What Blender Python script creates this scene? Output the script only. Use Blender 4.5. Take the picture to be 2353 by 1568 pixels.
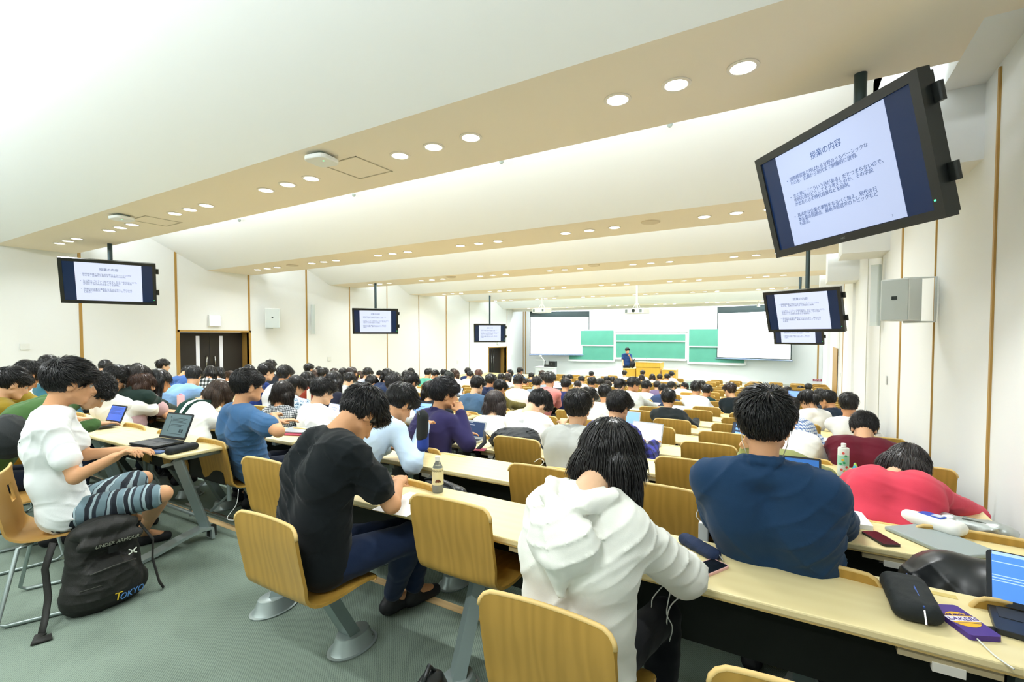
import bpy, math, random, time
import numpy as np
from mathutils import Vector, Matrix
T0 = time.time()
for o in list(bpy.data.objects): bpy.data.objects.remove(o)
S = bpy.context.scene
COL = S.collection
PI = math.pi
R = math.radians

# ------------------------------------------------------------------ camera
# The hall: x runs across (left wall -13.3, right wall 1.1), y runs from the back of the hall to the front wall (23.9),
# z is height above the flat floor at the back, where the photographer stands at (0, 0, CZ).
CZ = 1.55
FPX, PPX, PPY = 1104.0, 1176.5, 809.0
YAW = math.atan(653.5 / 1104); PITCH = -math.atan(37 / 1104.0)
cam_d = bpy.data.cameras.new('camera'); cam = bpy.data.objects.new('camera', cam_d); COL.objects.link(cam)
cam_d.sensor_width = 36.0; cam_d.lens = FPX / 2353 * 36.0; cam_d.clip_end = 200; cam_d.clip_start = 0.05
cam_d.shift_x = 0.0; cam_d.shift_y = (PPY - 784) / 2353.0
cam.location = (0, 0, CZ); cam.rotation_euler = (PI / 2 + PITCH, 0, YAW)
S.camera = cam
FW = np.array([-math.sin(YAW) * math.cos(PITCH), math.cos(YAW) * math.cos(PITCH), math.sin(PITCH)])
RT = np.array([math.cos(YAW), math.sin(YAW), 0.0]); UP = np.cross(RT, FW)
def pt(u, v, t):
    """world point seen at photo pixel (u, v) at depth t along the view axis"""
    return np.array([0, 0, CZ]) + FW * t + RT * ((u - PPX) / FPX * t) - UP * ((v - PPY) / FPX * t)
def onz(u, v, z):
    d = FW + RT * ((u - PPX) / FPX) - UP * ((v - PPY) / FPX)
    return np.array([0, 0, CZ]) + d * ((z - CZ) / d[2])
def ony(u, v, y):
    d = FW + RT * ((u - PPX) / FPX) - UP * ((v - PPY) / FPX)
    return np.array([0, 0, CZ]) + d * (y / d[1])
def onx(u, v, x):
    d = FW + RT * ((u - PPX) / FPX) - UP * ((v - PPY) / FPX)
    return np.array([0, 0, CZ]) + d * (x / d[0])

S.view_settings.view_transform = 'Standard'; S.view_settings.look = 'None'
S.view_settings.exposure = 0.0; S.view_settings.gamma = 1.0; S.view_settings.use_curve_mapping = False
S.cycles.use_denoising = True
S.cycles.max_bounces = 6; S.cycles.diffuse_bounces = 4; S.cycles.glossy_bounces = 2; S.cycles.transmission_bounces = 4
S.cycles.caustics_reflective = False; S.cycles.caustics_refractive = False; S.cycles.sample_clamp_indirect = 6

W = bpy.data.worlds.new('world'); S.world = W; W.use_nodes = True
W.node_tree.nodes['Background'].inputs[0].default_value = (0.9, 1.0, 0.92, 1)
W.node_tree.nodes['Background'].inputs[1].default_value = 0.9

LIGHT = dict(down=15.5, cove=14.5, board=75.0)
def area(name, loc, rot, sx, sy, power, color=(1, 1, 1), shape='RECTANGLE', spread=PI):
    l = bpy.data.lights.new(name, 'AREA'); l.shape = shape; l.size = sx
    if shape == 'RECTANGLE': l.size_y = sy
    l.energy = power; l.color = color; l.spread = spread
    o = bpy.data.objects.new(name, l); COL.objects.link(o); o.location = loc; o.rotation_euler = rot
    o.visible_camera = False
    return o
BEAM_F = [0.28, 4.13, 8.01, 11.84, 15.65, 19.42]                 # front edges of the flat ceiling strips
BEAM_Z = [CZ + 1.78, CZ + 1.75, CZ + 1.71, CZ + 1.68, CZ + 1.65, CZ + 1.62]
XL, XR, YF, YB = -13.3, 1.1, 23.9, -6.2
DC, CC = (.93, .97, .99), (.88, .95, 1.02)

# ------------------------------------------------------------------ materials
def lin(c):
    c = c / 255.0
    return c / 12.92 if c <= 0.04045 else ((c + 0.055) / 1.055) ** 2.4
def rgb(h):
    if isinstance(h, str): h = h.lstrip('#'); h = [int(h[i:i + 2], 16) for i in (0, 2, 4)]
    return (lin(h[0]), lin(h[1]), lin(h[2]), 1)
_m = {}
def mat(name, color='#808080', rough=0.6, metal=0.0, spec=0.4, bump=0.0, bscale=200, emit=None, es=1.0, alpha=None, trans=0, var=0.0, vscale=5, sheen=0, coat=0):
    if name in _m: return _m[name]
    m = bpy.data.materials.new(name); m.use_nodes = True; nt = m.node_tree; b = nt.nodes['Principled BSDF']
    b.inputs['Base Color'].default_value = rgb(color); b.inputs['Roughness'].default_value = rough
    b.inputs['Metallic'].default_value = metal; b.inputs['Specular IOR Level'].default_value = spec
    if coat: b.inputs['Coat Weight'].default_value = coat
    if sheen: b.inputs['Sheen Weight'].default_value = sheen
    if trans: b.inputs['Transmission Weight'].default_value = trans
    if emit: b.inputs['Emission Color'].default_value = rgb(emit); b.inputs['Emission Strength'].default_value = es
    if bump or var:
        tc = nt.nodes.new('ShaderNodeTexCoord')
    if bump:
        n = nt.nodes.new('ShaderNodeTexNoise'); n.inputs['Scale'].default_value = bscale; n.inputs['Detail'].default_value = 3
        nt.links.new(tc.outputs['Object'], n.inputs['Vector'])
        bp = nt.nodes.new('ShaderNodeBump'); bp.inputs['Strength'].default_value = bump; bp.inputs['Distance'].default_value = 0.01
        nt.links.new(n.outputs['Fac'], bp.inputs['Height']); nt.links.new(bp.outputs['Normal'], b.inputs['Normal'])
    if var:
        n2 = nt.nodes.new('ShaderNodeTexNoise'); n2.inputs['Scale'].default_value = vscale; n2.inputs['Detail'].default_value = 4
        nt.links.new(tc.outputs['Object'], n2.inputs['Vector'])
        mx = nt.nodes.new('ShaderNodeMix'); mx.data_type = 'RGBA'
        c = rgb(color); mx.inputs[6].default_value = tuple(x * (1 - var) for x in c[:3]) + (1,); mx.inputs[7].default_value = tuple(min(1, x * (1 + var)) for x in c[:3]) + (1,)
        nt.links.new(n2.outputs['Fac'], mx.inputs[0]); nt.links.new(mx.outputs[2], b.inputs['Base Color'])
    _m[name] = m
    return m
def wood(name, c1, c2, scale=(1, 1, 1), wave=6, dist=4, rough=0.45, spec=0.4, axis='X'):
    if name in _m: return _m[name]
    m = bpy.data.materials.new(name); m.use_nodes = True; nt = m.node_tree; b = nt.nodes['Principled BSDF']
    tc = nt.nodes.new('ShaderNodeTexCoord'); mp = nt.nodes.new('ShaderNodeMapping'); mp.inputs['Scale'].default_value = scale
    nt.links.new(tc.outputs['Object'], mp.inputs['Vector'])
    w = nt.nodes.new('ShaderNodeTexWave'); w.bands_direction = axis; w.inputs['Scale'].default_value = wave; w.inputs['Distortion'].default_value = dist
    w.inputs['Detail'].default_value = 3; w.inputs['Detail Scale'].default_value = 1.2
    nt.links.new(mp.outputs[0], w.inputs['Vector'])
    n = nt.nodes.new('ShaderNodeTexNoise'); n.inputs['Scale'].default_value = 12; n.inputs['Detail'].default_value = 5
    nt.links.new(mp.outputs[0], n.inputs['Vector'])
    ad = nt.nodes.new('ShaderNodeMath'); ad.operation = 'MULTIPLY_ADD'; ad.inputs[1].default_value = 0.45
    nt.links.new(w.outputs['Fac'], ad.inputs[0]); 
    m2 = nt.nodes.new('ShaderNodeMath'); m2.operation = 'MULTIPLY'; m2.inputs[1].default_value = 0.55
    nt.links.new(n.outputs['Fac'], m2.inputs[0]); nt.links.new(m2.outputs[0], ad.inputs[2])
    mx = nt.nodes.new('ShaderNodeMix'); mx.data_type = 'RGBA'; mx.inputs[6].default_value = rgb(c1); mx.inputs[7].default_value = rgb(c2)
    nt.links.new(ad.outputs[0], mx.inputs[0]); nt.links.new(mx.outputs[2], b.inputs['Base Color'])
    b.inputs['Roughness'].default_value = rough; b.inputs['Specular IOR Level'].default_value = spec
    _m[name] = m
    return m
def pattern(name, base, cols, kind='check', s=0.02, w=0.5, rough=0.85):
    """woven patterns that belong to the cloth: check, stripes, dots"""
    if name in _m: return _m[name]
    m = bpy.data.materials.new(name); m.use_nodes = True; nt = m.node_tree; b = nt.nodes['Principled BSDF']
    L = nt.links.new; N = nt.nodes.new
    tc = N('ShaderNodeTexCoord'); sp = N('ShaderNodeSeparateXYZ'); 
    nz = N('ShaderNodeTexNoise'); nz.inputs['Scale'].default_value = 6
    L(tc.outputs['Object'], nz.inputs['Vector'])
    va = N('ShaderNodeVectorMath'); va.operation = 'MULTIPLY_ADD'; va.inputs[1].default_value = (0.05, 0.05, 0.05)
    L(nz.outputs['Color'], va.inputs[0]); L(tc.outputs['Object'], va.inputs[2]); L(va.outputs[0], sp.inputs[0])
    def band(out, size, width, off=0.0):
        a = N('ShaderNodeMath'); a.operation = 'MULTIPLY_ADD'; a.inputs[1].default_value = 1 / size; a.inputs[2].default_value = 50.3 + off; L(out, a.inputs[0])
        f = N('ShaderNodeMath'); f.operation = 'FRACT'; L(a.outputs[0], f.inputs[0])
        l = N('ShaderNodeMath'); l.operation = 'LESS_THAN'; l.inputs[1].default_value = width; L(f.outputs[0], l.inputs[0])
        return l.outputs[0]
    def mix(fac, a, bb):
        mx = N('ShaderNodeMix'); mx.data_type = 'RGBA'; L(fac, mx.inputs[0])
        if isinstance(a, tuple): mx.inputs[6].default_value = a
        else: L(a, mx.inputs[6])
        if isinstance(bb, tuple): mx.inputs[7].default_value = bb
        else: L(bb, mx.inputs[7])
        return mx.outputs[2]
    bc = rgb(base); cs = [rgb(c) for c in cols]
    if kind == 'check':
        # the two thread directions: height and the distance across
        ad = N('ShaderNodeMath'); ad.operation = 'ADD'; L(sp.outputs[0], ad.inputs[0]); L(sp.outputs[1], ad.inputs[1])
        h = band(sp.outputs[2], s, w); v = band(ad.outputs[0], s * 1.25, w)
        c = mix(h, bc, cs[0]); c2 = mix(h, cs[0], cs[1]); c = mix(v, c, c2)
    elif kind == 'stripe':
        ad = N('ShaderNodeMath'); ad.operation = 'ADD'; L(sp.outputs[0], ad.inputs[0]); L(sp.outputs[1], ad.inputs[1])
        c = bc
        for i, cc in enumerate(cs):
            c = mix(band(ad.outputs[0], s * (1 + 0.73 * i), w, 0.31 * i), c, cc)
    elif kind == 'dots':
        vo = N('ShaderNodeTexVoronoi'); vo.inputs['Scale'].default_value = 1 / s; L(tc.outputs['Object'], vo.inputs['Vector'])
        l = N('ShaderNodeMath'); l.operation = 'LESS_THAN'; l.inputs[1].default_value = w; L(vo.outputs['Distance'], l.inputs[0])
        c = mix(l.outputs[0], bc, cs[0])
        if len(cs) > 1:
            l2 = N('ShaderNodeMath'); l2.operation = 'LESS_THAN'; l2.inputs[1].default_value = w * .5; L(vo.outputs['Distance'], l2.inputs[0]); c = mix(l2.outputs[0], c, cs[1])
    L(c, b.inputs['Base Color']); b.inputs['Roughness'].default_value = rough; creases(nt, b)
    _m[name] = m
    return m
def creases(nt, b, strength=.55, scale=5.5, fine=420):
    """crumpled cloth: long bent creases plus the weave"""
    L = nt.links.new; N = nt.nodes.new; tc = N('ShaderNodeTexCoord'); mp = N('ShaderNodeMapping'); mp.inputs['Scale'].default_value = (1, 1, 1.9); mp.inputs['Rotation'].default_value = (.35, .25, 0)
    L(tc.outputs['Object'], mp.inputs[0]); n = N('ShaderNodeTexNoise'); n.noise_type = 'RIDGED_MULTIFRACTAL'; n.inputs['Scale'].default_value = scale; n.inputs['Detail'].default_value = 1.2; n.inputs['Distortion'].default_value = .6
    L(mp.outputs[0], n.inputs['Vector']); p = N('ShaderNodeMath'); p.operation = 'POWER'; p.inputs[1].default_value = 1.6; L(n.outputs['Fac'], p.inputs[0])
    b1 = N('ShaderNodeBump'); b1.inputs['Strength'].default_value = strength; b1.inputs['Distance'].default_value = .03; L(p.outputs[0], b1.inputs['Height'])
    f = N('ShaderNodeTexNoise'); f.inputs['Scale'].default_value = fine; L(tc.outputs['Object'], f.inputs['Vector'])
    b2 = N('ShaderNodeBump'); b2.inputs['Strength'].default_value = .12; b2.inputs['Distance'].default_value = .004; L(f.outputs['Fac'], b2.inputs['Height']); L(b1.outputs[0], b2.inputs['Normal']); L(b2.outputs[0], b.inputs['Normal'])
def cloth(color, rough=0.9):
    k = 'cloth_' + color.lstrip('#')
    if k in _m: return _m[k]
    m = mat(k, color, rough=rough, spec=0.12, var=0.03, vscale=30, sheen=0.1); creases(m.node_tree, m.node_tree.nodes['Principled BSDF']); return m
def hairmat(color='#15120f', rough=0.30):
    k = 'hair_' + color.lstrip('#')
    if k in _m: return _m[k]
    m = bpy.data.materials.new(k); m.use_nodes = True; nt = m.node_tree; b = nt.nodes['Principled BSDF']; L = nt.links.new
    tc = nt.nodes.new('ShaderNodeTexCoord'); n = nt.nodes.new('ShaderNodeTexNoise'); n.inputs['Scale'].default_value = 70; n.inputs['Detail'].default_value = 4
    L(tc.outputs['Object'], n.inputs['Vector']); c = rgb(color)
    mx = nt.nodes.new('ShaderNodeMix'); mx.data_type = 'RGBA'; mx.inputs[6].default_value = tuple(x * .55 for x in c[:3]) + (1,); mx.inputs[7].default_value = tuple(min(1, x * 1.6 + .003) for x in c[:3]) + (1,)
    L(n.outputs['Fac'], mx.inputs[0]); L(mx.outputs[2], b.inputs['Base Color'])
    b.inputs['Roughness'].default_value = rough; b.inputs['Specular IOR Level'].default_value = 0.5
    _m[k] = m
    return m
SKIN = ['#d9a982', '#cf9a70', '#e2b793', '#c68f66']
def skin(i=0): return mat('skin_%d' % (i % 4), SKIN[i % 4], rough=0.55, spec=0.35, var=0.05, vscale=12)

# ------------------------------------------------------------------ mesh helpers
class MB:
    """collects boxes, bars, tubes and prisms; build() links them as ONE mesh object"""
    def __init__(s): s.v = []; s.f = []; s.mi = []; s.k = 0
    def mesh(s, vs, fs):
        o = len(s.v); s.v += [tuple(float(c) for c in p) for p in vs]; s.f += [tuple(i + o for i in f) for f in fs]; s.mi += [s.k] * len(fs)
    def box(s, a, b, M=None):
        x0, y0, z0 = a; x1, y1, z1 = b
        vs = [(x0, y0, z0), (x1, y0, z0), (x1, y1, z0), (x0, y1, z0), (x0, y0, z1), (x1, y0, z1), (x1, y1, z1), (x0, y1, z1)]
        if M is not None: vs = [tuple(M @ Vector(p)) for p in vs]
        s.mesh(vs, [(0, 3, 2, 1), (4, 5, 6, 7), (0, 1, 5, 4), (1, 2, 6, 5), (2, 3, 7, 6), (3, 0, 4, 7)])
    def prism(s, poly, z0, z1, M=None):
        n = len(poly); vs = [(p[0], p[1], z0) for p in poly] + [(p[0], p[1], z1) for p in poly]
        if M is not None: vs = [tuple(M @ Vector(p)) for p in vs]
        s.mesh(vs, [tuple(range(n))[::-1], tuple(range(n, 2 * n))] + [(i, (i + 1) % n, n + (i + 1) % n, n + i) for i in range(n)])
    def tube(s, pts, r, n=8, cap=True, sq=None):
        P = [Vector(tuple(map(float, p))) for p in pts]; rs = r if isinstance(r, (list, tuple)) else [r] * len(P)
        base = len(s.v); up = None
        for i, p in enumerate(P):
            d = (P[min(i + 1, len(P) - 1)] - P[max(i - 1, 0)]).normalized()
            if up is None: up = d.orthogonal().normalized() if abs(d.z) > .9 else Vector((0, 0, 1))
            a = d.cross(up); 
            if a.length < 1e-4: a = d.orthogonal()
            a.normalize(); up = a.cross(d).normalized()
            for k in range(n):
                t = 2 * PI * (k + .5) / n
                q = p + a * math.cos(t) * rs[i] * (sq[0] if sq else 1) + up * math.sin(t) * rs[i] * (sq[1] if sq else 1)
                s.v.append(tuple(q))
        for i in range(len(P) - 1):
            for k in range(n):
                k2 = (k + 1) % n; b = base + i * n
                s.f.append((b + k, b + k2, b + n + k2, b + n + k)); s.mi.append(s.k)
        if cap:
            s.f.append(tuple(base + k for k in range(n))[::-1]); s.f.append(tuple(base + (len(P) - 1) * n + k for k in range(n))); s.mi += [s.k] * 2
    def lathe(s, prof, c=(0, 0, 0), n=16, sx=1, sy=1, M=None):
        vs = []; fs = []
        for (r, z) in prof:
            for k in range(n):
                t = 2 * PI * k / n; vs.append((c[0] + r * sx * math.cos(t), c[1] + r * sy * math.sin(t), c[2] + z))
        m = len(prof)
        for i in range(m - 1):
            for k in range(n):
                k2 = (k + 1) % n; fs.append((i * n + k, i * n + k2, (i + 1) * n + k2, (i + 1) * n + k))
        fs.append(tuple(range(n))[::-1]); fs.append(tuple((m - 1) * n + k for k in range(n)))
        if M is not None: vs = [tuple(M @ Vector(p)) for p in vs]
        s.mesh(vs, fs)
    def sheet(s, rows, thick=0.0, close=False):
        """a grid of points as a surface, given thickness along its normals"""
        A = np.array(rows, float); nr, nc = A.shape[:2]
        du = np.gradient(A, axis=1); dv = np.gradient(A, axis=0); N = np.cross(du, dv); N /= (np.linalg.norm(N, axis=2, keepdims=True) + 1e-9)
        T = A + N * thick / 2; B = A - N * thick / 2
        vs = list(map(tuple, T.reshape(-1, 3))) + list(map(tuple, B.reshape(-1, 3))); o = nr * nc; fs = []
        for i in range(nr - 1):
            for j in range(nc - 1):
                a = i * nc + j; fs.append((a, a + 1, a + nc + 1, a + nc)); fs.append((o + a + nc, o + a + nc + 1, o + a + 1, o + a))
        for j in range(nc - 1):
            a = j; fs.append((o + a, o + a + 1, a + 1, a)); a = (nr - 1) * nc + j; fs.append((a, a + 1, o + a + 1, o + a))
        for i in range(nr - 1):
            a = i * nc; fs.append((a, a + nc, o + a + nc, o + a)); a = i * nc + nc - 1; fs.append((o + a, o + a + nc, a + nc, a))
        s.mesh(vs, fs)
    def build(s, name, m, parent=None, smooth=False, bevel=0, loc=None, rot=None):
        me = bpy.data.meshes.new(name); me.from_pydata(s.v, [], s.f); me.update()
        ms = m if isinstance(m, (list, tuple)) else [m]
        for q in ms: me.materials.append(q)
        if len(ms) > 1: me.polygons.foreach_set('material_index', s.mi)
        if smooth: me.shade_smooth() if smooth is True else me.shade_auto_smooth() if hasattr(me, 'shade_auto_smooth') else None
        o = bpy.data.objects.new(name, me); COL.objects.link(o)
        if parent is not None: o.parent = parent
        if loc is not None: o.location = loc
        if rot is not None: o.rotation_euler = rot
        if smooth == 'auto': smooth_by_angle(me)
        if bevel:
            b = o.modifiers.new('bevel', 'BEVEL'); b.width = bevel; b.segments = 2; b.limit_method = 'ANGLE'; b.angle_limit = R(40)
        return o
def smooth_by_angle(me, ang=35):
    me.shade_smooth()
    try: me.set_sharp_from_angle(angle=R(ang))
    except Exception: pass
def bx(name, a, b, m, parent=None, bevel=0):
    M = MB(); M.box(a, b); return M.build(name, m, parent, bevel=bevel)
def tag(o, label=None, cat=None, group=None, kind=None):
    if label: o['label'] = label
    if cat: o['category'] = cat
    if group: o['group'] = group
    if kind: o['kind'] = kind
    return o
def empty(name, loc=(0, 0, 0), rz=0, label=None, cat=None, group=None):
    o = bpy.data.objects.new(name, None); COL.objects.link(o); o.location = tuple(loc); o.rotation_euler = (0, 0, rz); o.empty_display_size = .1
    return tag(o, label, cat, group)
_kids = {}
def dup(root, loc=None, rz=None, label=None, group=None):
    r = root.copy(); COL.objects.link(r)
    if loc is not None: r.location = tuple(loc)
    if rz is not None: r.rotation_euler = (0, 0, rz)
    if label: r['label'] = label
    if group: r['group'] = group
    if root.name not in _kids:
        _kids[root.name] = [(c, list(c.children)) for c in root.children]
    out = [r]
    for ch, gs in _kids[root.name]:
        c = ch.copy(); COL.objects.link(c); c.parent = r; out.append(c)
        for g in gs:
            d = g.copy(); COL.objects.link(d); d.parent = c
    return r
def rr(w, h, r, n=5):
    """rounded rectangle outline centred on 0"""
    p = []
    for cx, cy, a0 in ((w / 2 - r, h / 2 - r, 0), (-w / 2 + r, h / 2 - r, PI / 2), (-w / 2 + r, -h / 2 + r, PI), (w / 2 - r, -h / 2 + r, 1.5 * PI)):
        for i in range(n + 1):
            a = a0 + PI / 2 * i / n; p.append((cx + r * math.cos(a), cy + r * math.sin(a)))
    return p
ORD = ['first', 'second', 'third', 'fourth', 'fifth', 'sixth', 'seventh', 'eighth', 'ninth', 'tenth', 'eleventh', 'twelfth', 'thirteenth', 'fourteenth', 'fifteenth', 'sixteenth', 'seventeenth', 'eighteenth', 'nineteenth', 'twentieth', 'twenty-first', 'twenty-second', 'twenty-third', 'twenty-fourth']
def text(name, body, size, m, parent=None, M=None, align='CENTER', extrude=0.0005, spacing=1.0, shear=0, font=None, line=1.0, loc=None, rot=None):
    c = bpy.data.curves.new(name, 'FONT'); c.body = body; c.size = size; c.align_x = align; c.align_y = 'CENTER' if align == 'CENTER' else 'TOP'
    c.extrude = extrude; c.space_character = spacing; c.shear = shear; c.space_line = line; c.resolution_u = 3
    c.materials.append(m)
    o = bpy.data.objects.new(name, c); COL.objects.link(o)
    if parent is not None: o.parent = parent
    if M is not None: o.matrix_local = M
    if loc is not None: o.location = loc
    if rot is not None: o.rotation_euler = rot
    TEXTS.append(o)
    return o
TEXTS = []
def bake_texts():
    """letters become plain meshes"""
    bpy.context.view_layer.update(); dg = bpy.context.evaluated_depsgraph_get(); done = {}
    for o in TEXTS:
        c = o.data; key = (c.body, round(c.size, 5), c.shear, c.align_x, c.materials[0].name)
        if key not in done: done[key] = bpy.data.meshes.new_from_object(o.evaluated_get(dg))
        n = o.name; n0 = bpy.data.objects.new('tmp', done[key]); COL.objects.link(n0); n0.parent = o.parent; n0.matrix_local = o.matrix_local.copy()
        bpy.data.objects.remove(o); n0.name = n
# ------------------------------------------------------------------ the hall
NROW = 22
def fz(k):
    """floor height of desk row k"""
    return 0.0 if k <= 0 else (-0.058 * k if k <= 13 else -0.754 - 0.025 * (k - 13))
def near(k): return 1.70 + 0.84 * k
def row_of(y): return max(0, min(NROW - 1, int(round((y - 1.70) / 0.84))))
def floor_at(y):
    if y < 2.17: return 0.0
    if y > 20.75: return STAGE
    return fz(min(NROW - 1, int((y - 2.17) / 0.84) + 1))
STAGE = -0.65
WHITE = mat('wall_paint', '#f4f6f4', rough=0.85, spec=0.2, bump=0.03, bscale=300)
CEILW = mat('ceiling_paint', '#f6f8f6', rough=0.9, spec=0.15)
BEIGE = mat('soffit_paint', '#f8eedc', rough=0.85, spec=0.2)
GOLD = wood('trim_wood', '#b9944f', '#a8813d', scale=(1, 1, .1), wave=8, rough=0.5)
DARKW = mat('door_dark', '#29241f', rough=0.55, var=0.1, vscale=30)

# carpet: grey green loop pile with fine diagonal ribs
m = bpy.data.materials.new('carpet'); m.use_nodes = True; nt = m.node_tree; b = nt.nodes['Principled BSDF']; L = nt.links.new
tc = nt.nodes.new('ShaderNodeTexCoord'); n1 = nt.nodes.new('ShaderNodeTexNoise'); n1.inputs['Scale'].default_value = 260; n1.inputs['Detail'].default_value = 2
n2 = nt.nodes.new('ShaderNodeTexNoise'); n2.inputs['Scale'].default_value = 2.2; n2.inputs['Detail'].default_value = 5
w = nt.nodes.new('ShaderNodeTexWave'); w.inputs['Scale'].default_value = 45; w.bands_direction = 'DIAGONAL'; w.inputs['Distortion'].default_value = 1.2
for n in (n1, n2, w): L(tc.outputs['Object'], n.inputs['Vector'])
a = nt.nodes.new('ShaderNodeMath'); a.operation = 'MULTIPLY_ADD'; a.inputs[1].default_value = 0.3; L(w.outputs['Fac'], a.inputs[0]); L(n1.outputs['Fac'], a.inputs[2])
a2 = nt.nodes.new('ShaderNodeMath'); a2.operation = 'MULTIPLY_ADD'; a2.inputs[1].default_value = 0.5; L(n2.outputs['Fac'], a2.inputs[0]); L(a.outputs[0], a2.inputs[2])
cr = nt.nodes.new('ShaderNodeValToRGB'); cr.color_ramp.elements[0].position = 0.45; cr.color_ramp.elements[0].color = rgb('#47524a'); cr.color_ramp.elements[1].position = 1.15 if False else 1.0; cr.color_ramp.elements[1].color = rgb('#7f8e80')
L(a2.outputs[0], cr.inputs[0]); L(cr.outputs[0], b.inputs['Base Color']); b.inputs['Roughness'].default_value = 0.95; b.inputs['Specular IOR Level'].default_value = 0.1
bp = nt.nodes.new('ShaderNodeBump'); bp.inputs['Strength'].default_value = 0.5; bp.inputs['Distance'].default_value = 0.004; L(a.outputs[0], bp.inputs['Height']); L(bp.outputs[0], b.inputs['Normal'])
CARPET = m

# terraced floor, one continuous mesh with a timber nosing on every step
M = MB()
prof = [(YB, 0.0), (2.17, 0.0)]
for k in range(1, NROW):
    y0 = 2.17 + 0.84 * (k - 1); prof += [(y0, fz(k)), (y0 + 0.84, fz(k))]
prof += [(20.75, fz(NROW - 1)), (20.75, STAGE), (YF + .1, STAGE)]
vs = []
for (y, z) in prof: vs += [(XL - .4, y, z), (XR + .1, y, z)]
M.mesh(vs, [(2 * i, 2 * i + 1, 2 * i + 3, 2 * i + 2) for i in range(len(prof) - 1)])
M.box((XL - .4, YB, -1.3), (XR + .1, YF + .1, -1.1))
tag(M.build('floor', CARPET), kind='structure')
STRIP = wood('nosing_wood', '#e2c48f', '#d2b07a', scale=(.2, 1, 1), wave=10, axis='Y')
for k in range(1, NROW):
    y0 = 2.17 + 0.84 * (k - 1)
    o = bx('trim_%d' % k, (XL, y0 - .055, fz(k - 1) - .02), (XR, y0 + .004, fz(k - 1) + .003), STRIP); tag(o, kind='structure')

# walls
DL = [(6.12, 7.90, CZ + 0.095, -0.36), (20.18, 21.86, CZ - 0.61, STAGE)]
M = MB(); y = YB
for (a0, a1, zt, zb) in DL:
    M.box((XL - .12, y, -1.3), (XL, a0, 4.8)); M.box((XL - .12, a0, zt), (XL, a1, 4.8)); y = a1
M.box((XL - .12, y, -1.3), (XL, YF, 4.8)); tag(M.build('wall_left', WHITE), kind='structure')
M = MB(); M.box((XR, YB, -1.3), (XR + .12, YF, 4.8))
M.box((XR - .05, 12.95, -1.3), (XR, 15.2, 4.6)); M.box((XR - .10, 21.7, -1.3), (XR, YF, CZ + 1.25)); M.box((XR - .16, 22.2, -1.3), (XR, YF, CZ - .35))
tag(M.build('wall_right', WHITE), kind='structure')
tag(bx('wall_front', (XL - .12, YF, -1.3), (XR + .12, YF + .12, 4.8), WHITE), kind='structure')
tag(bx('wall_back', (XL - .12, YB - .12, -1.3), (XR + .12, YB, 4.8), WHITE), kind='structure')
tn = 40
def trim(a, b, m=GOLD):
    global tn
    tn += 1; return tag(bx('trim_%d' % tn, a, b, m), kind='structure')
GREYT = mat('groove', '#c9c9bb', rough=0.8)
for (u, vv, wd, g) in [(186, 750, .055, 1), (405, 700, .05, 1), (572, 700, .05, 1), (704, 700, .05, 1), (803, 700, .03, 1), (889, 700, .03, 1), (962, 700, .03, 1), (1025, 700, .05, 1), (1078, 700, .02, 0), (1165, 760, .03, 1), (1202, 760, .06, 1)]:
    yy = onx(u, vv, XL)[1]; zt = CZ + 2.6; zb = -1.0
    for (a0, a1, zz, zf_) in DL:
        if a0 - .1 < yy < a1 + .1: zb = zz if a0 + .08 < yy < a1 - .08 else zb
    trim((XL, yy - wd / 2, zb), (XL + .012, yy + wd / 2, zt), GOLD if g else GREYT)
for (u, vv, wd, g) in [(2285, 650, .03, 1), (2149, 700, .018, 2), (2069, 800, .06, 1), (2023, 800, .012, 0), (1992, 790, .012, 0), (1945, 700, .06, 1), (1930, 760, .02, 0)]:
    yy = onx(u, vv, XR)[1]
    trim((XR - .012 - (.05 if 12.9 < yy < 15.2 else 0), yy - wd / 2, -1.0), (XR, yy + wd / 2, CZ + 1.72), GOLD if g else GREYT)
trim((XR - .34, YF - .01, STAGE), (XR - .28, YF, CZ + 1.6))
trim((XL + .02, YF - .01, STAGE), (XL + .08, YF, CZ + 1.6))
trim((XL + .08, YF - .02, STAGE), (XR, YF, STAGE + .1), GREYT)
# doors on the left wall
CHROME = mat('chrome', '#c9c9c6', rough=0.25, metal=1)
LITE = mat('frosted_glass', '#e9ecf2', rough=0.3, emit='#e9ecf2', es=0.25)
dn = 0
for di, (a0, a1, zt, zb) in enumerate(DL):
    M = MB(); M.box((XL - .42, a0 - .05, zb), (XL + .015, a0, zt + .05)); M.box((XL - .42, a1, zb), (XL + .015, a1 + .05, zt + .05)); M.box((XL - .42, a0 - .05, zt), (XL + .015, a1 + .05, zt + .05))
    fr = M.build('trim_%d' % (80 + di), GOLD); tag(fr, kind='structure')
    w2 = (a1 - a0) / 2
    for j in (0, 1):
        dn += 1
        d = bx('door_%d' % dn, (XL - .40, a0 + j * w2 + .005, zb + .01), (XL - .35, a0 + (j + 1) * w2 - .005, zt - .005), DARKW); tag(d, kind='structure')
        c = a0 + w2 + (-.30 if j == 0 else .30) - (.0 if di == 0 else 0)
        if di == 0:
            bx('window_pane', (XL - .352, c - .045, zb + .45), (XL - .345, c + .045, zt - .1), LITE, d)
        H = MB(); yc = a0 + w2 + (-.1 if j == 0 else .1)
        if di == 0: H.tube([(XL - .35, yc, zb + 1.35), (XL - .29, yc, zb + 1.35), (XL - .29, yc + (.02 if j else -.02), zb + 1.05), (XL - .35, yc, zb + 1.05)], .014, 8)
        else: H.tube([(XL - .31, yc, zb + .15), (XL - .31, yc, zt - .12)], .014, 8); H.box((XL - .35, yc - .02, zb + .8), (XL - .3, yc + .02, zb + .84))
        H.build('door_handle', CHROME, d, smooth=True)
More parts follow.
